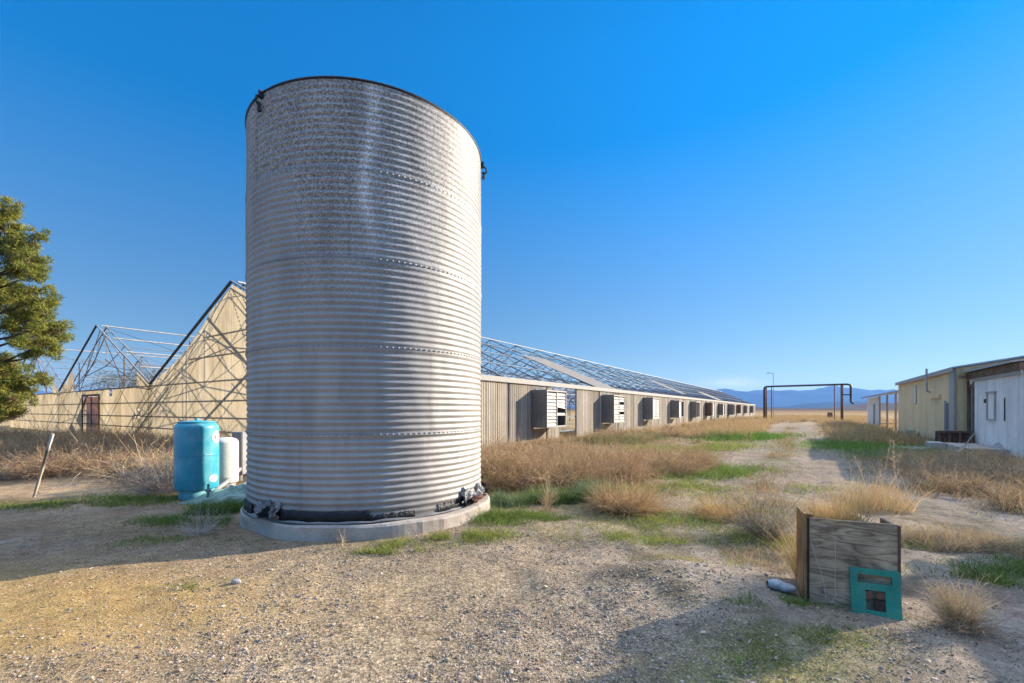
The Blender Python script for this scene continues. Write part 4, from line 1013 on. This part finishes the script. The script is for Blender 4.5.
MB().tube([Q(GQ+.3, l0+1.0, -.1), Q(GQ+.3, l0+1.0, 5.3)], .06, 6).build('brace_post', M['rust'], gn)
MB().tube([Q(GQ+.3, r0-1.0, -.1), Q(GQ+.3, r0-1.0, 5.3)], .06, 6).build('brace_post', M['rust'], gn)
MB().tube([Q(GQ, r0, 3.9), Q(GQ, r0+.8, 3.9)], .1, 6).build('bracket', M['pole_dark'], gn)
c = Q(112, -4.9, 0)
lp = empty('street_lamp', c, 'thin grey lamp pole rising behind the pipe gantry', 'lamp post')
MB().tube([c, c+np.array([0, 0, 9.6])], [.07, .05], 6).build('pole', M['grey_paint'], lp)
MB().tube([c+np.array([0, 0, 9.55]), c+np.array([-.9, 0, 9.7])], .05, 6).build('arm', M['grey_paint'], lp)
MB().box(c+np.array([-1.1, 0, 9.7]), .5, .3, .14).build('lamp_head', M['grey_paint'], lp)
c = g3(830, 419.2); o = MB().box(c+np.array([0, 0, .5]), .55, .5, 1.3).lathe([(.30, 1.14), (.3, 1.2), (.001, 1.22)], c, 10).build('marker_post', M['fascia_wood'], None, origin=c); tag(o, 'short brown marker post standing in the field by the gantry', 'post')

# ---------------------------------------------------------------- pine tree on the left
def needle_clump(S, c, r, n, cols, size=.16):
    d = norm(R_.normal(size=(n, 3))); rad = r*R_.uniform(.35, 1.05, n)**.5
    rad *= (.75+.5*fbm(d[:, 0]*2.3+c[0], d[:, 1]*2.3+d[:, 2]*2+c[2], 5))
    p = np.asarray(c)+d*rad[:, None]*np.array([1, 1, .8])
    dv = norm(d*.6+R_.normal(0, .6, (n, 3))+np.array([0, 0, .35]))
    S.add(p, dv, size*R_.uniform(.6, 1.3, n), size*.2*R_.uniform(.6, 1.2, n), R_.normal(0, .1, (n, 3)), pal(cols, n, .2), 1, .2)
def pine():
    Y = 21.0
    def P3(px, py, dy=0.0): return np.array([(px-512)/F*Y, Y+dy, CAMH+(HOR-py)/F*Y])
    b = P3(-22, 300); b[2] = float(gz(b[0], b[1]))
    t = empty('pine_tree', b, 'yellow-green pine tree standing at the left edge of the greenhouse', 'tree')
    tk = MB(); top = P3(-12, 205)
    path = [b+np.array([0, 0, -.1]), b+np.array([.15, 0, 2.2]), b*.5+top*.5+np.array([-.2, .1, -.5]), b*.2+top*.8, top]
    tk.tube(path, [.34, .26, .18, .10, .03], 10)
    lobes = [(18, 207, 13, 0), (4, 212, 16, .2), (-12, 216, 22, 0), (6, 226, 20, .3), (-14, 250, 34, -.8), (16, 256, 27, .5), (44, 231, 9, .2), (34, 240, 9, .2), (40, 262, 17, 0), (50, 276, 13, -.3), (-26, 292, 40, .8), (8, 290, 33, -1.2), (36, 296, 22, .4), (51, 314, 13, .2), (56, 328, 10, -.2), (20, 325, 30, 1.0), (-20, 335, 40, -1.0), (6, 345, 30, -1.4), (40, 347, 20, .2), (55, 350, 11, .3), (-30, 375, 42, .6), (12, 372, 28, -.8), (40, 378, 17, .0), (-8, 398, 32, .6), (24, 396, 20, -.3), (42, 402, 10, -.4), (4, 414, 20, -.9), (28, 415, 11, -.5), (-44, 270, 34, .6), (-58, 320, 40, .3), (-60, 370, 42, -.5), (-40, 230, 25, .4), (-40, 405, 30, -.3)]
    S = Strands()
    for px, py, r, dy in lobes:
        c = P3(px-11, py, dy*1.2); rr = r/F*Y*.87
        a = b+(top-b)*np.clip((c[2]-b[2]-.7*rr-.4)/(top[2]-b[2]), .12, .96)
        tk.tube([a, a*.45+c*.55+np.array([0, 0, -.12]), c], [.075, .045, .015], 5)
        k = max(6, int(rr*rr*40))
        for i in range(k):
            d = norm(R_.normal(size=3)); cc = c+d*rr*np.array([.85, 1.1, .8])*R_.uniform(.25, 1)**.5
            sr = R_.uniform(.12, .27)*min(1.2, max(.7, rr))
            warm = R_.uniform()
            cols = [(.25, .25, .05), (.31, .29, .055), (.20, .215, .045)] if warm > .45 else [(.19, .21, .045), (.24, .24, .05), (.14, .17, .04)]
            if warm > .93: cols = [(.22, .15, .06), (.18, .13, .05)]
            needle_clump(S, cc, sr, int(150*sr/.2), cols, .17)
            if i % 4 == 0: tk.tube([c, cc], [.022, .008], 3, False)
    tk.build('trunk', M['bark'], t)
    S.build('crown', M['needles'], None, parent=t)
pine()
def far_tree(px, Y, h, w, label, dark=True):
    x = (px-512)/F*Y; c = np.array([x, Y, 0.0]); t = empty('desert_tree', c, label, 'tree')
    tk = MB(); tk.tube([c+np.array([0, 0, -.1]), c+np.array([.1, 0, h*.4]), c+np.array([.0, .1, h*.8])], [.22, .15, .05], 7); S = Strands()
    for i in range(26):
        d = norm(R_.normal(size=3)); cc = c+np.array([d[0]*w, d[1]*w, h*.62+d[2]*h*.3]); tk.tube([c+np.array([0, 0, h*.35]), cc], [.06, .02], 4)
        needle_clump(S, cc, w*.45, 240, [(.06, .075, .03), (.09, .10, .04), (.11, .10, .055)], .28)
    tk.build('trunk', M['bark'], t); S.build('crown', M['needles'], None, parent=t)
far_tree(119, 66, 7.2, 3.0, 'dark round tree showing through the stripped greenhouse gable')
far_tree(150, 72, 9.0, 3.4, 'dark tree half hidden behind the brown roof sheets')

# ---------------------------------------------------------------- vegetation
# bank of dry brush in front of the greenhouse wall
S = Strands()
for i in range(400):
    px = 482+223*R_.uniform()**1.25; top_ = 455+(px-482)*.02; bot = 492-max(0, px-560)*.15+max(0, 520-px)*-.05
    py = top_+(bot-top_)*R_.uniform()**.8; c = gp(px, py); s = R_.choice([R_.uniform(.2, .32), R_.uniform(.34, .56)])*(1.1 if py > 470 else .9)
    if px > 590 and fbm(np.array(c[0]*.75), np.array(c[1]*.75), 19) < .42: continue
    bush(S, c, s*1.15, s*R_.uniform(.8, 1.15), int(170*s/.45), BRUSH if R_.uniform() < .62 else STRAW, .010, 4, colt=BRUSH+STRAW[:3] if R_.uniform() < .6 else STRAW, tangle=.7)
for i in range(150):
    q = 22+R_.uniform()**1.3*75; r = -PW+.8+R_.uniform(0, 1)*3.8; c = Q(q, r); s = R_.uniform(.4, .75)
    bush(S, c[:2], s, s*R_.uniform(.6, .9), 90, tangle=.5, col=STRAW if R_.uniform() < .5 else BRUSH, w=.02, twigs=2, colt=STRAW)
o = S.build('dry_brush', M['straw']); tag(o, kind='stuff', label='bank of tangled brown dry brush along the greenhouse wall', cat='dry brush')
S2 = Strands()
grass(S2, 6500, Q(20, -10.3)[:2], 7.5, .8, .42, STRAW+BRUSH[:2], .014, ROT, .5, .4, clump=.8)
grass(S2, 2200, Q(23, -12.6)[:2], 3, 1.5, .7, [(.50, .34, .16), (.44, .29, .13)], .014, ROT, .4, .3)
o = S2.build('wall_grass', M['straw']); tag(o, kind='stuff', label='straw grass growing at the foot of the greenhouse wall', cat='dry grass')
# left bank
S = Strands()
for i in range(120):
    x = R_.uniform(-15.5, -5.2); y = 9.9+R_.uniform()**.8*3.4+.1*(x+10); s = R_.uniform(.35, .7)
    bush(S, (x, y), s, s*R_.uniform(.6, .95), int(150*s/.5), BRUSH if R_.uniform() < .65 else (STRAW if R_.uniform() < .6 else GREY), .011, 4, colt=BRUSH+GREY+STRAW, tangle=.7)
for i in range(60):
    x = R_.uniform(-18, -5); y = 12.6+R_.uniform()*2.2; s = R_.uniform(.5, .9)
    bush(S, (x, y), s, s*1.0, 80, [(.40, .24, .12), (.34, .22, .11), (.46, .32, .17)], .016, 2)
for i in range(330):
    px = R_.uniform(-40, 250); py = R_.uniform(437, 466); c = gp(px, py)
    q_, r_ = qr(*c)
    if q_ > 8.6: continue
    s = R_.uniform(.4, .8)
    bush(S, c, s, s*R_.uniform(.8, 1.1), 90, [(.40, .25, .13), (.33, .22, .12), (.46, .33, .19)] if R_.uniform() < .55 else BRUSH, .016, 3, colt=BRUSH+STRAW)
o = S.build('dry_brush', M['straw']); tag(o, kind='stuff', label='bank of dull brown brush in front of the gable wall', cat='dry brush')
# right-hand field of brush and straw before the white shed
S = Strands()
for i in range(150):
    q = 10.8+R_.uniform()*8.5; r = 2.3+R_.uniform()*4.2; c = Q(q, r); s = R_.uniform(.3, .6)
    if q < 12.2 and r < 2.6: continue
    bush(S, c[:2], s, s*R_.uniform(.7, 1.0), 120, STRAW if R_.uniform() < .6 else GREY, .009, 3, colt=STRAW+BRUSH, tangle=.5)
grass(S, 26000, Q(15.5, 4.4)[:2], 5.2, 2.2, .50, STRAW, .009, ROT, .45, .4, clump=1.2)
o = S.build('dry_brush', M['straw']); tag(o, kind='stuff', label='field of straw and grey brush in front of the white shed', cat='dry brush')
# thin straw and weeds over the open ground on both sides of the road
S = Strands()
for i in range(520):
    q = 8+R_.uniform()**1.2*40; r = R_.choice([R_.uniform(-7.5, -2.3), R_.uniform(1.2, 5.0)]) if R_.uniform() < .9 else R_.uniform(-.9, -.3); c = Q(q, r); n = 70
    if np.hypot(c[0]-SC[0], c[1]-SC[1]) < 3 or (q < 10 and r > 1): continue
    x, y = scatter_disc(n, c[:2], R_.uniform(.25, .9), R_.uniform(.2, .5), ROT)
    S.add(np.stack([x, y, gz(x, y)], 1), up(n, .6), R_.uniform(.06, .22, n), .010, R_.normal(0, .35, (n, 3)), pal(STRAW+BRUSH[:3]+([(.20, .21, .07)]*3 if i % 3 == 0 else []), n), 2)
o = S.build('yard_grass', M['straw']); tag(o, kind='stuff', label='thin dry grass and weeds along the dirt road', cat='dry grass')
# dry grass out in the field and along the road
S = Strands()
for i in range(900):
    q = 28+R_.uniform()**1.6*110; r = R_.uniform(-7, 13) if q > 66 else R_.choice([R_.uniform(-6.5, -2.6), R_.uniform(1.8, 5.2)])
    c = Q(q, r); n = 60
    x, y = scatter_disc(n, c[:2], R_.uniform(.3, 1.1), R_.uniform(.3, .7), ROT)
    S.add(np.stack([x, y, gz(x, y)], 1), up(n, .5), R_.uniform(.25, .6, n), .03, R_.normal(0, .3, (n, 3)), pal([(.50, .34, .16), (.44, .29, .13), (.55, .40, .21)], n), 2)
o = S.build('field_grass', M['straw']); tag(o, kind='stuff', label='golden dry grass over the open field beside the road', cat='dry grass')
# green growth
S = Strands()
def gpatch(px, py, rx, ry, n, h, col, w=.007, rot=0.0, lean=.5, clump=0.0):
    n = int(n*1.9); c = gp(px, py); a, b = R_.normal(0, .62*rx, n), R_.normal(0, .62*ry, n); cs, sn = math.cos(rot), math.sin(rot)
    x, y = c[0]+a*cs-b*sn, c[1]+a*sn+b*cs; k = max(clump, 1.6/max(rx, ry)); f = fbm(x*k, y*k, 77)
    keep = (f > R_.uniform(.36, .66, n)) & (np.hypot(x-SC[0], y-SC[1]) > 2.1); x, y, f = x[keep], y[keep], f[keep]; n = len(x)
    bd = R_.normal(0, .35, (n, 3)); bd[:, 2] = -abs(bd[:, 2])*.6
    S.add(np.stack([x, y, gz(x, y)-.005], 1), up(n, lean), h*R_.uniform(.4, 1.2, n)*(.5+f), w*R_.uniform(.6, 1.3, n), bd, pal(col, n)*(.7+.6*f[:, None]), 3)
gpatch(495, 505, .35, .3, 1500, .26, SAGE, .010)
gpatch(500, 520, .45, .35, 1400, .16, GREEN, .008)
gpatch(455, 541, .85, .20, 2600, .11, GREEN+YGREEN, .006, .25, clump=4)
gpatch(390, 553, .45, .08, 700, .08, GREEN+YGREEN, .006, .05, clump=4)
gpatch(520, 519, .7, .22, 1300, .12, GREEN, .007, clump=2.5)
gpatch(568, 503, .75, .28, 3000, .26, SAGE+GREEN, .011, .1)
gpatch(598, 500, .30, .25, 1300, .38, SAGE, .011)
gpatch(545, 522, .5, .2, 800, .10, GREEN, .007, clump=2.5)
gpatch(630, 541, .7, .22, 1500, .09, GREEN+YGREEN, .006, clump=3)
gpatch(720, 515, 1.4, .6, 2600, .12, GREEN+YGREEN, .008, .2, clump=1.5)
gpatch(790, 540, .9, .8, 2600, .12, GREEN+YGREEN, .007, clump=2)
gpatch(705, 473, 1.7, .8, 3000, .22, GREEN, .014, .5, clump=1.0)
gpatch(615, 447, 1.6, .6, 2200, .55, [(.19, .17, .07), (.23, .20, .08)], .016, .6)
gpatch(670, 490, 1.8, .7, 3000, .14, GREEN+YGREEN, .009, .3)
gpatch(760, 490, 1.6, .8, 2500, .14, GREEN+YGREEN, .009, .3)
gpatch(620, 525, 1.6, .5, 3500, .07, YGREEN+GREEN, .006, .2)
gpatch(690, 450, 3.5, 1.2, 2500, .3, GREEN+YGREEN, .02, .6, clump=.6)
gpatch(738, 437.5, 3.4, 1.9, 4500, .42, [(.10, .20, .03), (.13, .24, .04), (.09, .16, .03)], .03, .6)
gpatch(640, 440, 3.0, 1.5, 1800, .5, [(.14, .16, .06), (.18, .18, .08)], .02, .6)
gpatch(205, 520, .75, .32, 3200, .14, GREEN, .007, 0, clump=2)
gpatch(222, 511, .40, .25, 2600, .22, GREEN, .007)
gpatch(170, 538, 1.0, .35, 1800, .07, GREEN, .005, 0, clump=2.5)
gpatch(95, 505, 1.5, .2, 2200, .10, GREEN+YGREEN, .008, 0, clump=1.6)
gpatch(20, 508, 1.3, .2, 1500, .10, GREEN+YGREEN, .008, 0, clump=1.6)
gpatch(150, 500, 1.0, .22, 1400, .12, GREEN, .008, clump=1.6)
gpatch(800, 655, .55, .22, 3400, .035, YGREEN+GREEN, .006, .35, .9, clump=4)
gpatch(700, 565, .5, .25, 900, .06, YGREEN, .005, clump=3)
gpatch(770, 606, .6, .10, 1200, .06, GREEN, .005, .1, .7, clump=4)
gpatch(970, 560, .8, .7, 2600, .12, GREEN, .006, clump=2)
gpatch(1000, 575, .35, .25, 1000, .18, GREEN, .007)
gpatch(920, 640, .8, .4, 2600, .03, [(.10, .10, .05), (.13, .13, .06)], .005, 0, .9, clump=4)
gpatch(700, 630, .6, .3, 200, .03, [(.12, .12, .05), (.15, .14, .07)], .005, 0, .9, clump=4)
gpatch(895, 446, 4.4, 2.8, 15000, .26, [(.17, .27, .05), (.22, .32, .06), (.14, .22, .04)], .018, .6, clump=.5)
gpatch(930, 456, 3.0, 1.2, 7000, .36, [(.20, .27, .06), (.26, .31, .08)]+SAGE, .014, .6, clump=.6)
gpatch(120, 600, .7, .3, 500, .03, YGREEN, .005, 0, .8, clump=3)
gpatch(195, 585, .35, .15, 300, .05, GREEN, .005, 0, .8, clump=3)
o = S.build('green_grass', M['leaf']); tag(o, kind='stuff', label='patches of low green weeds and grass on the bare ground', cat='grass')
# short dry litter and twigs over the ground
S = Strands(); n = 22000
x = R_.uniform(-6.5, 7.5, n); y = 2.6+R_.uniform(0, 1, n)**1.3*8.5
keep = fbm(x*1.1, y*1.1, 91) > R_.uniform(.35, .65, n); x, y = x[keep], y[keep]; keep = np.hypot(x-SC[0], y-SC[1]) > 2.15; x, y = x[keep], y[keep]; n = len(x)
d = R_.normal(0, 1, (n, 3)); d[:, 2] = abs(d[:, 2])*.25; 
S.add(np.stack([x, y, gz(x, y)+.004], 1), norm(d), R_.uniform(.03, .16, n), .004, R_.normal(0, .25, (n, 3)), pal(STRAW+GREY+BRUSH, n), 2)
gr = Strands()
grass(S, 1500, gp(930, 540), 1.1, .7, .2, STRAW, .006, 0, .6, clump=2); grass(S, 2200, gp(950, 545), .5, .35, .26, STRAW+GREY, .006, 0, .6); grass(S, 900, gp(1010, 548), .4, .3, .22, STRAW, .006, 0, .6)
grass(S, 1300, gp(765, 560), .45, .5, .11, STRAW+GREY, .006, 0, .6); grass(S, 900, gp(735, 500), 1.4, .9, .16, STRAW, .008, 0, .6, clump=2); grass(S, 1400, gp(660, 510), 1.5, .6, .10, STRAW+BRUSH, .007, 0, .7, clump=2)
o = S.build('ground_litter', M['straw']); tag(o, kind='stuff', label='broken straw and twigs littering the bare ground', cat='litter')

# single plants
def plant(name, label, cat, px, py, fn, mt='straw', group=None):
    S = Strands(); c = g3(px, py); fn(S, c); o = S.build(name, M[mt], origin=c); tag(o, label, cat, group)
GOLD = [(.56, .38, .16), (.50, .33, .13), (.62, .45, .22)]
def dome(rad, h, n, cols, w=.008):
    def f(S, c):
        bush(S, c[:2], rad, h, n, cols, w, 2, root=.7)
        grass(S, n*3, c[:2], rad*.95, rad*.8, h*.8, cols, w, 0, .7, .6)
    return f
plant('straw_tussock', 'golden domed tussock of dry grass beside the green weeds', 'grass tussock', 625, 510, dome(.52, .48, 700, [(.44, .30, .15), (.40, .26, .13), (.50, .36, .19)], .009))
plant('straw_tussock', 'low golden tussock in the middle of the open ground', 'grass tussock', 722, 517, dome(.42, .24, 450, GOLD))
def inbox(S, c):
    n = 2000; a = R_.uniform(.0, pw*.72, n); b = R_.uniform(.03, .6, n)
    base = PA[None]+ex[None]*a[:, None]+ey[None]*b[:, None]; base[:, 2] = gz0+.28
    base[:, 2] = np.where(b > .3, gz(base[:, 0], base[:, 1]), gz0+ph-.12)
    L = np.where(b > .3, .66, .24)*R_.uniform(.7, 1.12, n)*np.clip(1.25-abs(a-.22)*1.9, .35, 1)
    S.add(base, up(n, .28), L, .006, R_.normal(0, .22, (n, 3)), pal(GOLD, n), 3)
plant('straw_tussock', 'bright golden tuft of dry grass growing out of the planter box', 'grass tussock', 835, 560, inbox)
plant('dry_shrub', 'pale dry shrub on bare twigs at the lower right', 'shrub', 968, 632, lambda S, c: (bush(S, c[:2], .24, .14, 130, GREY+BRUSH, .004, 2), bush(S, c[:2]+np.array([.02, .08]), .19, .30, 300, [(.50, .39, .24), (.44, .33, .20), (.40, .34, .19)], .005, 4, low=.16)))
plant('dry_shrub', 'grey twiggy shrub behind the left side of the planter', 'shrub', 764, 536, lambda S, c: bush(S, c[:2], .45, .52, 300, GREY+[(.22, .22, .12)], .007, 4))
def reeds(S, c):
    n = 700; x, y = scatter_disc(n, c[:2], .75, .4, .2); S.add(np.stack([x, y, gz(x, y)], 1), up(n, .33), R_.uniform(.3, .62, n), .008, R_.normal(0, .28, (n, 3)), pal(GOLD+[(.5, .4, .27)], n), 4)
    n = 9; x, y = scatter_disc(n, c[:2]+np.array([.25, .1]), .35, .2, .2); b = np.stack([x, y, gz(x, y)], 1); d = up(n, .13); L = R_.uniform(.7, 1.05, n); bd = R_.normal(0, .15, (n, 3))
    S.add(b, d, L, .006, bd, pal([(.5, .38, .24)], n), 4, .5)
    for k in range(14):
        t = R_.uniform(.6, 1, n)[:, None]; S.add(b+d*L[:, None]*t+bd*L[:, None]*t*t, up(n, .8), .09, .005, np.zeros((n, 3)), pal([(.55, .43, .28)], n), 2)
plant('tall_reed', 'clump of tall pale seed-headed reeds behind the planter', 'reeds', 873, 507, reeds)
plant('weed_stalk', 'single tall dry weed stalk in front of the brush by the silo', 'weed', 548, 512, lambda S, c: bush(S, c[:2], .16, .75, 40, [(.5, .36, .22)], .008, 6))
plant('weed_stalk', 'pale skeletal dry weed in the shadow left of the silo', 'weed', 200, 536, lambda S, c: bush(S, c[:2], .32, .34, 90, [(.45, .40, .33)], .005, 4))
plant('weed_stalk', 'tiny dry stem in front of the concrete ring', 'weed', 342, 548, lambda S, c: bush(S, c[:2], .07, .22, 14, [(.55, .43, .28)], .006, 3))
plant('dead_branch', 'bare grey dead branches piled in front of the gable wall', 'branches', 112, 491, lambda S, c: (bush(S, c[:2]+np.array([.15, .4]), .75, .55, 34, [(.46, .38, .27), (.38, .30, .21)], .020, 5), bush(S, c[:2]+np.array([.9, .3]), .9, .55, 160, [(.40, .33, .26), (.34, .28, .22)], .012, 4)))
plant('tumbleweed', 'round grey tumbleweed resting left of the blue tank', 'tumbleweed', 156, 497, lambda S, c: bush(S, c[:2]+np.array([0, .3]), .55, .55, 420, GREY, .008, 4, low=.3, root=.6))

# loose gravel
def gravel():
    n = 78000
    x = np.concatenate([R_.normal(-.6, 1.9, n), R_.uniform(-6, 5, 14000)]); y = np.concatenate([2.55+np.abs(R_.normal(0, 1.7, n)), 2.6+R_.uniform(0, 1, 14000)**1.5*6])
    keep = (np.hypot(x-SC[0], y-SC[1]) > 2.06) & (abs(x) < y*1.25+.4) & (fbm(x*.9, y*.9, 17) > R_.uniform(.25, .6, len(x))) & (blob(x, y, -4.6, 3.7, 2.6, .8) < R_.uniform(.1, 1.2, len(x)))
    x, y = x[keep], y[keep]; n = len(x)
    g = (1+5**.5)/2
    ico = norm(np.array([(-1, g, 0), (1, g, 0), (-1, -g, 0), (1, -g, 0), (0, -1, g), (0, 1, g), (0, -1, -g), (0, 1, -g), (g, 0, -1), (g, 0, 1), (-g, 0, -1), (-g, 0, 1)], float))
    T = np.array([(0, 11, 5), (0, 5, 1), (0, 1, 7), (0, 7, 10), (0, 10, 11), (1, 5, 9), (5, 11, 4), (11, 10, 2), (10, 7, 6), (7, 1, 8), (3, 9, 4), (3, 4, 2), (3, 2, 6), (3, 6, 8), (3, 8, 9), (4, 9, 5), (2, 4, 11), (6, 2, 10), (8, 6, 7), (9, 8, 1)])
    s = np.clip(R_.lognormal(-5.5, .5, n), .003, .022)
    sc3 = s[:, None]*R_.uniform(.65, 1.35, (n, 3))*np.array([1, 1, .7])
    a = R_.uniform(0, 6.28, n); ca, sa = np.cos(a), np.sin(a)
    P = ico[None]*(1+R_.normal(0, .16, (n, 12, 1)))*sc3[:, None]
    X = P[..., 0]*ca[:, None]-P[..., 1]*sa[:, None]; Y = P[..., 0]*sa[:, None]+P[..., 1]*ca[:, None]
    V = np.stack([X+x[:, None], Y+y[:, None], P[..., 2]+(gz(x, y)+s*.12)[:, None]], -1).reshape(-1, 3)
    C = np.repeat(pal([(.38, .30, .22), (.28, .225, .175), (.42, .335, .25), (.17, .14, .115), (.13, .105, .085), (.36, .26, .17), (.30, .25, .205)], n, .15), 12, 0)
    o = obj('gravel', V, [(T[None]+(np.arange(n)*12)[:, None, None]).reshape(-1, 3)], M['stone'], None, C)
    tag(o, kind='stuff', label='loose grey and tan gravel over the yard', cat='gravel')
gravel()

# ---------------------------------------------------------------- mountains and haze
M['hill'] = mat('desert_mountain', (.055, .065, .075), .95, var=.25, scale=.002, fine=.02, fvar=.2, bump=0, spec=0)
M['scrub_hill'] = mat('scrub_plain', (.12, .085, .06), .95, var=.25, scale=.01, fine=.1, fvar=.2, bump=0, spec=0)
def range_(name, Y0, hpx, x0, x1, depth, seed, mt, prof, n=260, m=16):
    V = []
    for i in range(n+1):
        px = x0+(x1-x0)*i/n
        for j in range(m+1):
            t = j/m; Y = Y0+depth*(t-.2)
            X = (px-512)/F*Y
            hh = prof(px)/F*Y0
            ridge = 1-abs(2*t-1)**1.2
            V.append((X, Y, -.5+hh*ridge*(.72+.56*float(fbm(np.array(px*.06*(1+.02*j)), np.array(t*3.0+seed), seed, 5)))))
    w = m+1
    o = MB().add(V, [(i*w+j, (i+1)*w+j, (i+1)*w+j+1, i*w+j+1) for i in range(n) for j in range(m)]).build(name, M[mt], None, True)
    tag(o, kind='structure')
range_('mountains', 9500, 0, -400, 1500, 2500, 3, 'hill', lambda p: 17+9*float(fbm(np.array(p*.018), np.array(2.3), 8, 5)))
range_('foothills', 5200, 0, 500, 1400, 1200, 5, 'hill', lambda p: 7.5*math.exp(-((p-850)/60)**2)+3*float(fbm(np.array(p*.03), np.array(.3), 4, 4)))
range_('low_hills', 1900, 0, 560, 1400, 700, 9, 'scrub_hill', lambda p: 6.5*math.exp(-((p-890)/48)**2)+4.5*math.exp(-((p-700)/55)**2)+1.5)
HZ = 640.0
hz = MB().hexa([(x, y, z) for z in (-2.0, HZ) for x, y in ((-13400, -13400), (13400, -13400), (13400, 13400), (-13400, 13400))]).build('haze', None); tag(hz, kind='stuff')
hm = bpy.data.materials.new('thin_air'); hm.use_nodes = True; nt = hm.node_tree; nt.nodes.remove(nt.nodes['Principled BSDF'])
pv = nt.nodes.new('ShaderNodeVolumePrincipled'); pv.inputs['Color'].default_value = (.20, .48, 1.0, 1); pv.inputs['Density'].default_value = 4.6e-5; pv.inputs['Anisotropy'].default_value = .1
nt.links.new(pv.outputs[0], nt.nodes['Material Output'].inputs['Volume']); hz.data.materials.append(hm)

# ---------------------------------------------------------------- light, sky, camera
w = bpy.data.worlds.new('World'); sc.world = w; w.use_nodes = True; nt = w.node_tree; bg = nt.nodes['Background']
sky = nt.nodes.new('ShaderNodeTexSky'); sky.sky_type = 'NISHITA'; sky.sun_disc = False
sky.sun_elevation = SUN_EL; sky.sun_rotation = math.pi/2-SUN_AZ
sky.altitude = 700; sky.air_density = 1.0; sky.dust_density = .05; sky.ozone_density = 3.0
hs = nt.nodes.new('ShaderNodeHueSaturation'); tcw = nt.nodes.new('ShaderNodeTexCoord'); sx = nt.nodes.new('ShaderNodeSeparateXYZ'); nt.links.new(tcw.outputs['Generated'], sx.inputs[0])
# deep winter blue half way up, paler toward the horizon, added pale overhead glow to lift the shadows
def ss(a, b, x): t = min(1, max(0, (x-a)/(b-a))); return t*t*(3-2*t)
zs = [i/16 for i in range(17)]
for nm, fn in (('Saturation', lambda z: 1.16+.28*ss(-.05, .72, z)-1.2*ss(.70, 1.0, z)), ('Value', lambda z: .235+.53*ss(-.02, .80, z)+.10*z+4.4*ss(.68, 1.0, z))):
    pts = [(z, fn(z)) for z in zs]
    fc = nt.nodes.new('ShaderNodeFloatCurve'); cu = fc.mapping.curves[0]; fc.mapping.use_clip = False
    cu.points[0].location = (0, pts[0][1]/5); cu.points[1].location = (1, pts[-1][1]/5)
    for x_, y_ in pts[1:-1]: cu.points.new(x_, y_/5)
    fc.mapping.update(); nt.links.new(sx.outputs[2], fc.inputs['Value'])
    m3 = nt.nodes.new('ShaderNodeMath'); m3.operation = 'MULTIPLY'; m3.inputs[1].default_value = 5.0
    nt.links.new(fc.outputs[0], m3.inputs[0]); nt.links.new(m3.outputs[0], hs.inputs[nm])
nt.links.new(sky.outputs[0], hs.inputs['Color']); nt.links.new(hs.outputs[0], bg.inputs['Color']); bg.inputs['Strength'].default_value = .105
def wm(op, a, b=None, c=None):
    n = nt.nodes.new('ShaderNodeMath'); n.operation = op
    for i, v in enumerate((a, b, c)):
        if v is None: continue
        if isinstance(v, (int, float)): n.inputs[i].default_value = v
        else: nt.links.new(v, n.inputs[i])
    return n.outputs[0]
az = wm('DIVIDE', sx.outputs[0], sx.outputs[1]); el = wm('DIVIDE', sx.outputs[2], sx.outputs[1])
cn = nt.nodes.new('ShaderNodeTexNoise'); cn.inputs['Scale'].default_value = 9.0; cn.inputs['Detail'].default_value = 6.0
cm = nt.nodes.new('ShaderNodeMapping'); cm.inputs['Scale'].default_value = (3, 3, 16); nt.links.new(tcw.outputs['Generated'], cm.inputs[0]); nt.links.new(cm.outputs[0], cn.inputs[0])
g1 = wm('POWER', 2.718, wm('MULTIPLY', wm('POWER', wm('ABSOLUTE', wm('MULTIPLY', wm('SUBTRACT', az, .50), 16.0)), 2.0), -1.0))
g2 = wm('POWER', 2.718, wm('MULTIPLY', wm('POWER', wm('ABSOLUTE', wm('MULTIPLY', wm('SUBTRACT', el, .060), 95.0)), 2.0), -1.0))
cmask = wm('MULTIPLY', wm('MULTIPLY', g1, g2), wm('MULTIPLY', cn.outputs[0], wm('GREATER_THAN', sx.outputs[1], 0.0)))
cmx = nt.nodes.new('ShaderNodeMix'); cmx.data_type = 'RGBA'; nt.links.new(cmask, cmx.inputs[0]); nt.links.new(hs.outputs[0], cmx.inputs[6]); cmx.inputs[7].default_value = (3.0, 3.0, 3.1, 1)
nt.links.new(cmx.outputs[2], bg.inputs['Color'])
sd = bpy.data.lights.new('sun', 'SUN'); sd.energy = 3.35; sd.angle = math.radians(.5); sd.color = (1.0, .87, .70)
so = bpy.data.objects.new('sun', sd); COL.objects.link(so); so.rotation_euler = SUN.to_track_quat('Z', 'Y').to_euler()
cd = bpy.data.cameras.new('camera'); cam = bpy.data.objects.new('camera', cd); COL.objects.link(cam)
cam.location = (0, 0, CAMH); cam.rotation_euler = (math.pi/2, 0, 0)
cd.sensor_width = 36; cd.lens = F/W*36; cd.shift_y = (HOR-H/2)/W; cd.clip_start = .05; cd.clip_end = 40000
sc.camera = cam
sc.view_settings.view_transform = 'Standard'; sc.view_settings.look = 'None'; sc.view_settings.gamma = 1; sc.view_settings.exposure = 1.84
sc.render.engine = 'CYCLES'; sc.cycles.use_denoising = True
sc.cycles.max_bounces = 6; sc.cycles.volume_bounces = 1; sc.cycles.transparent_max_bounces = 8
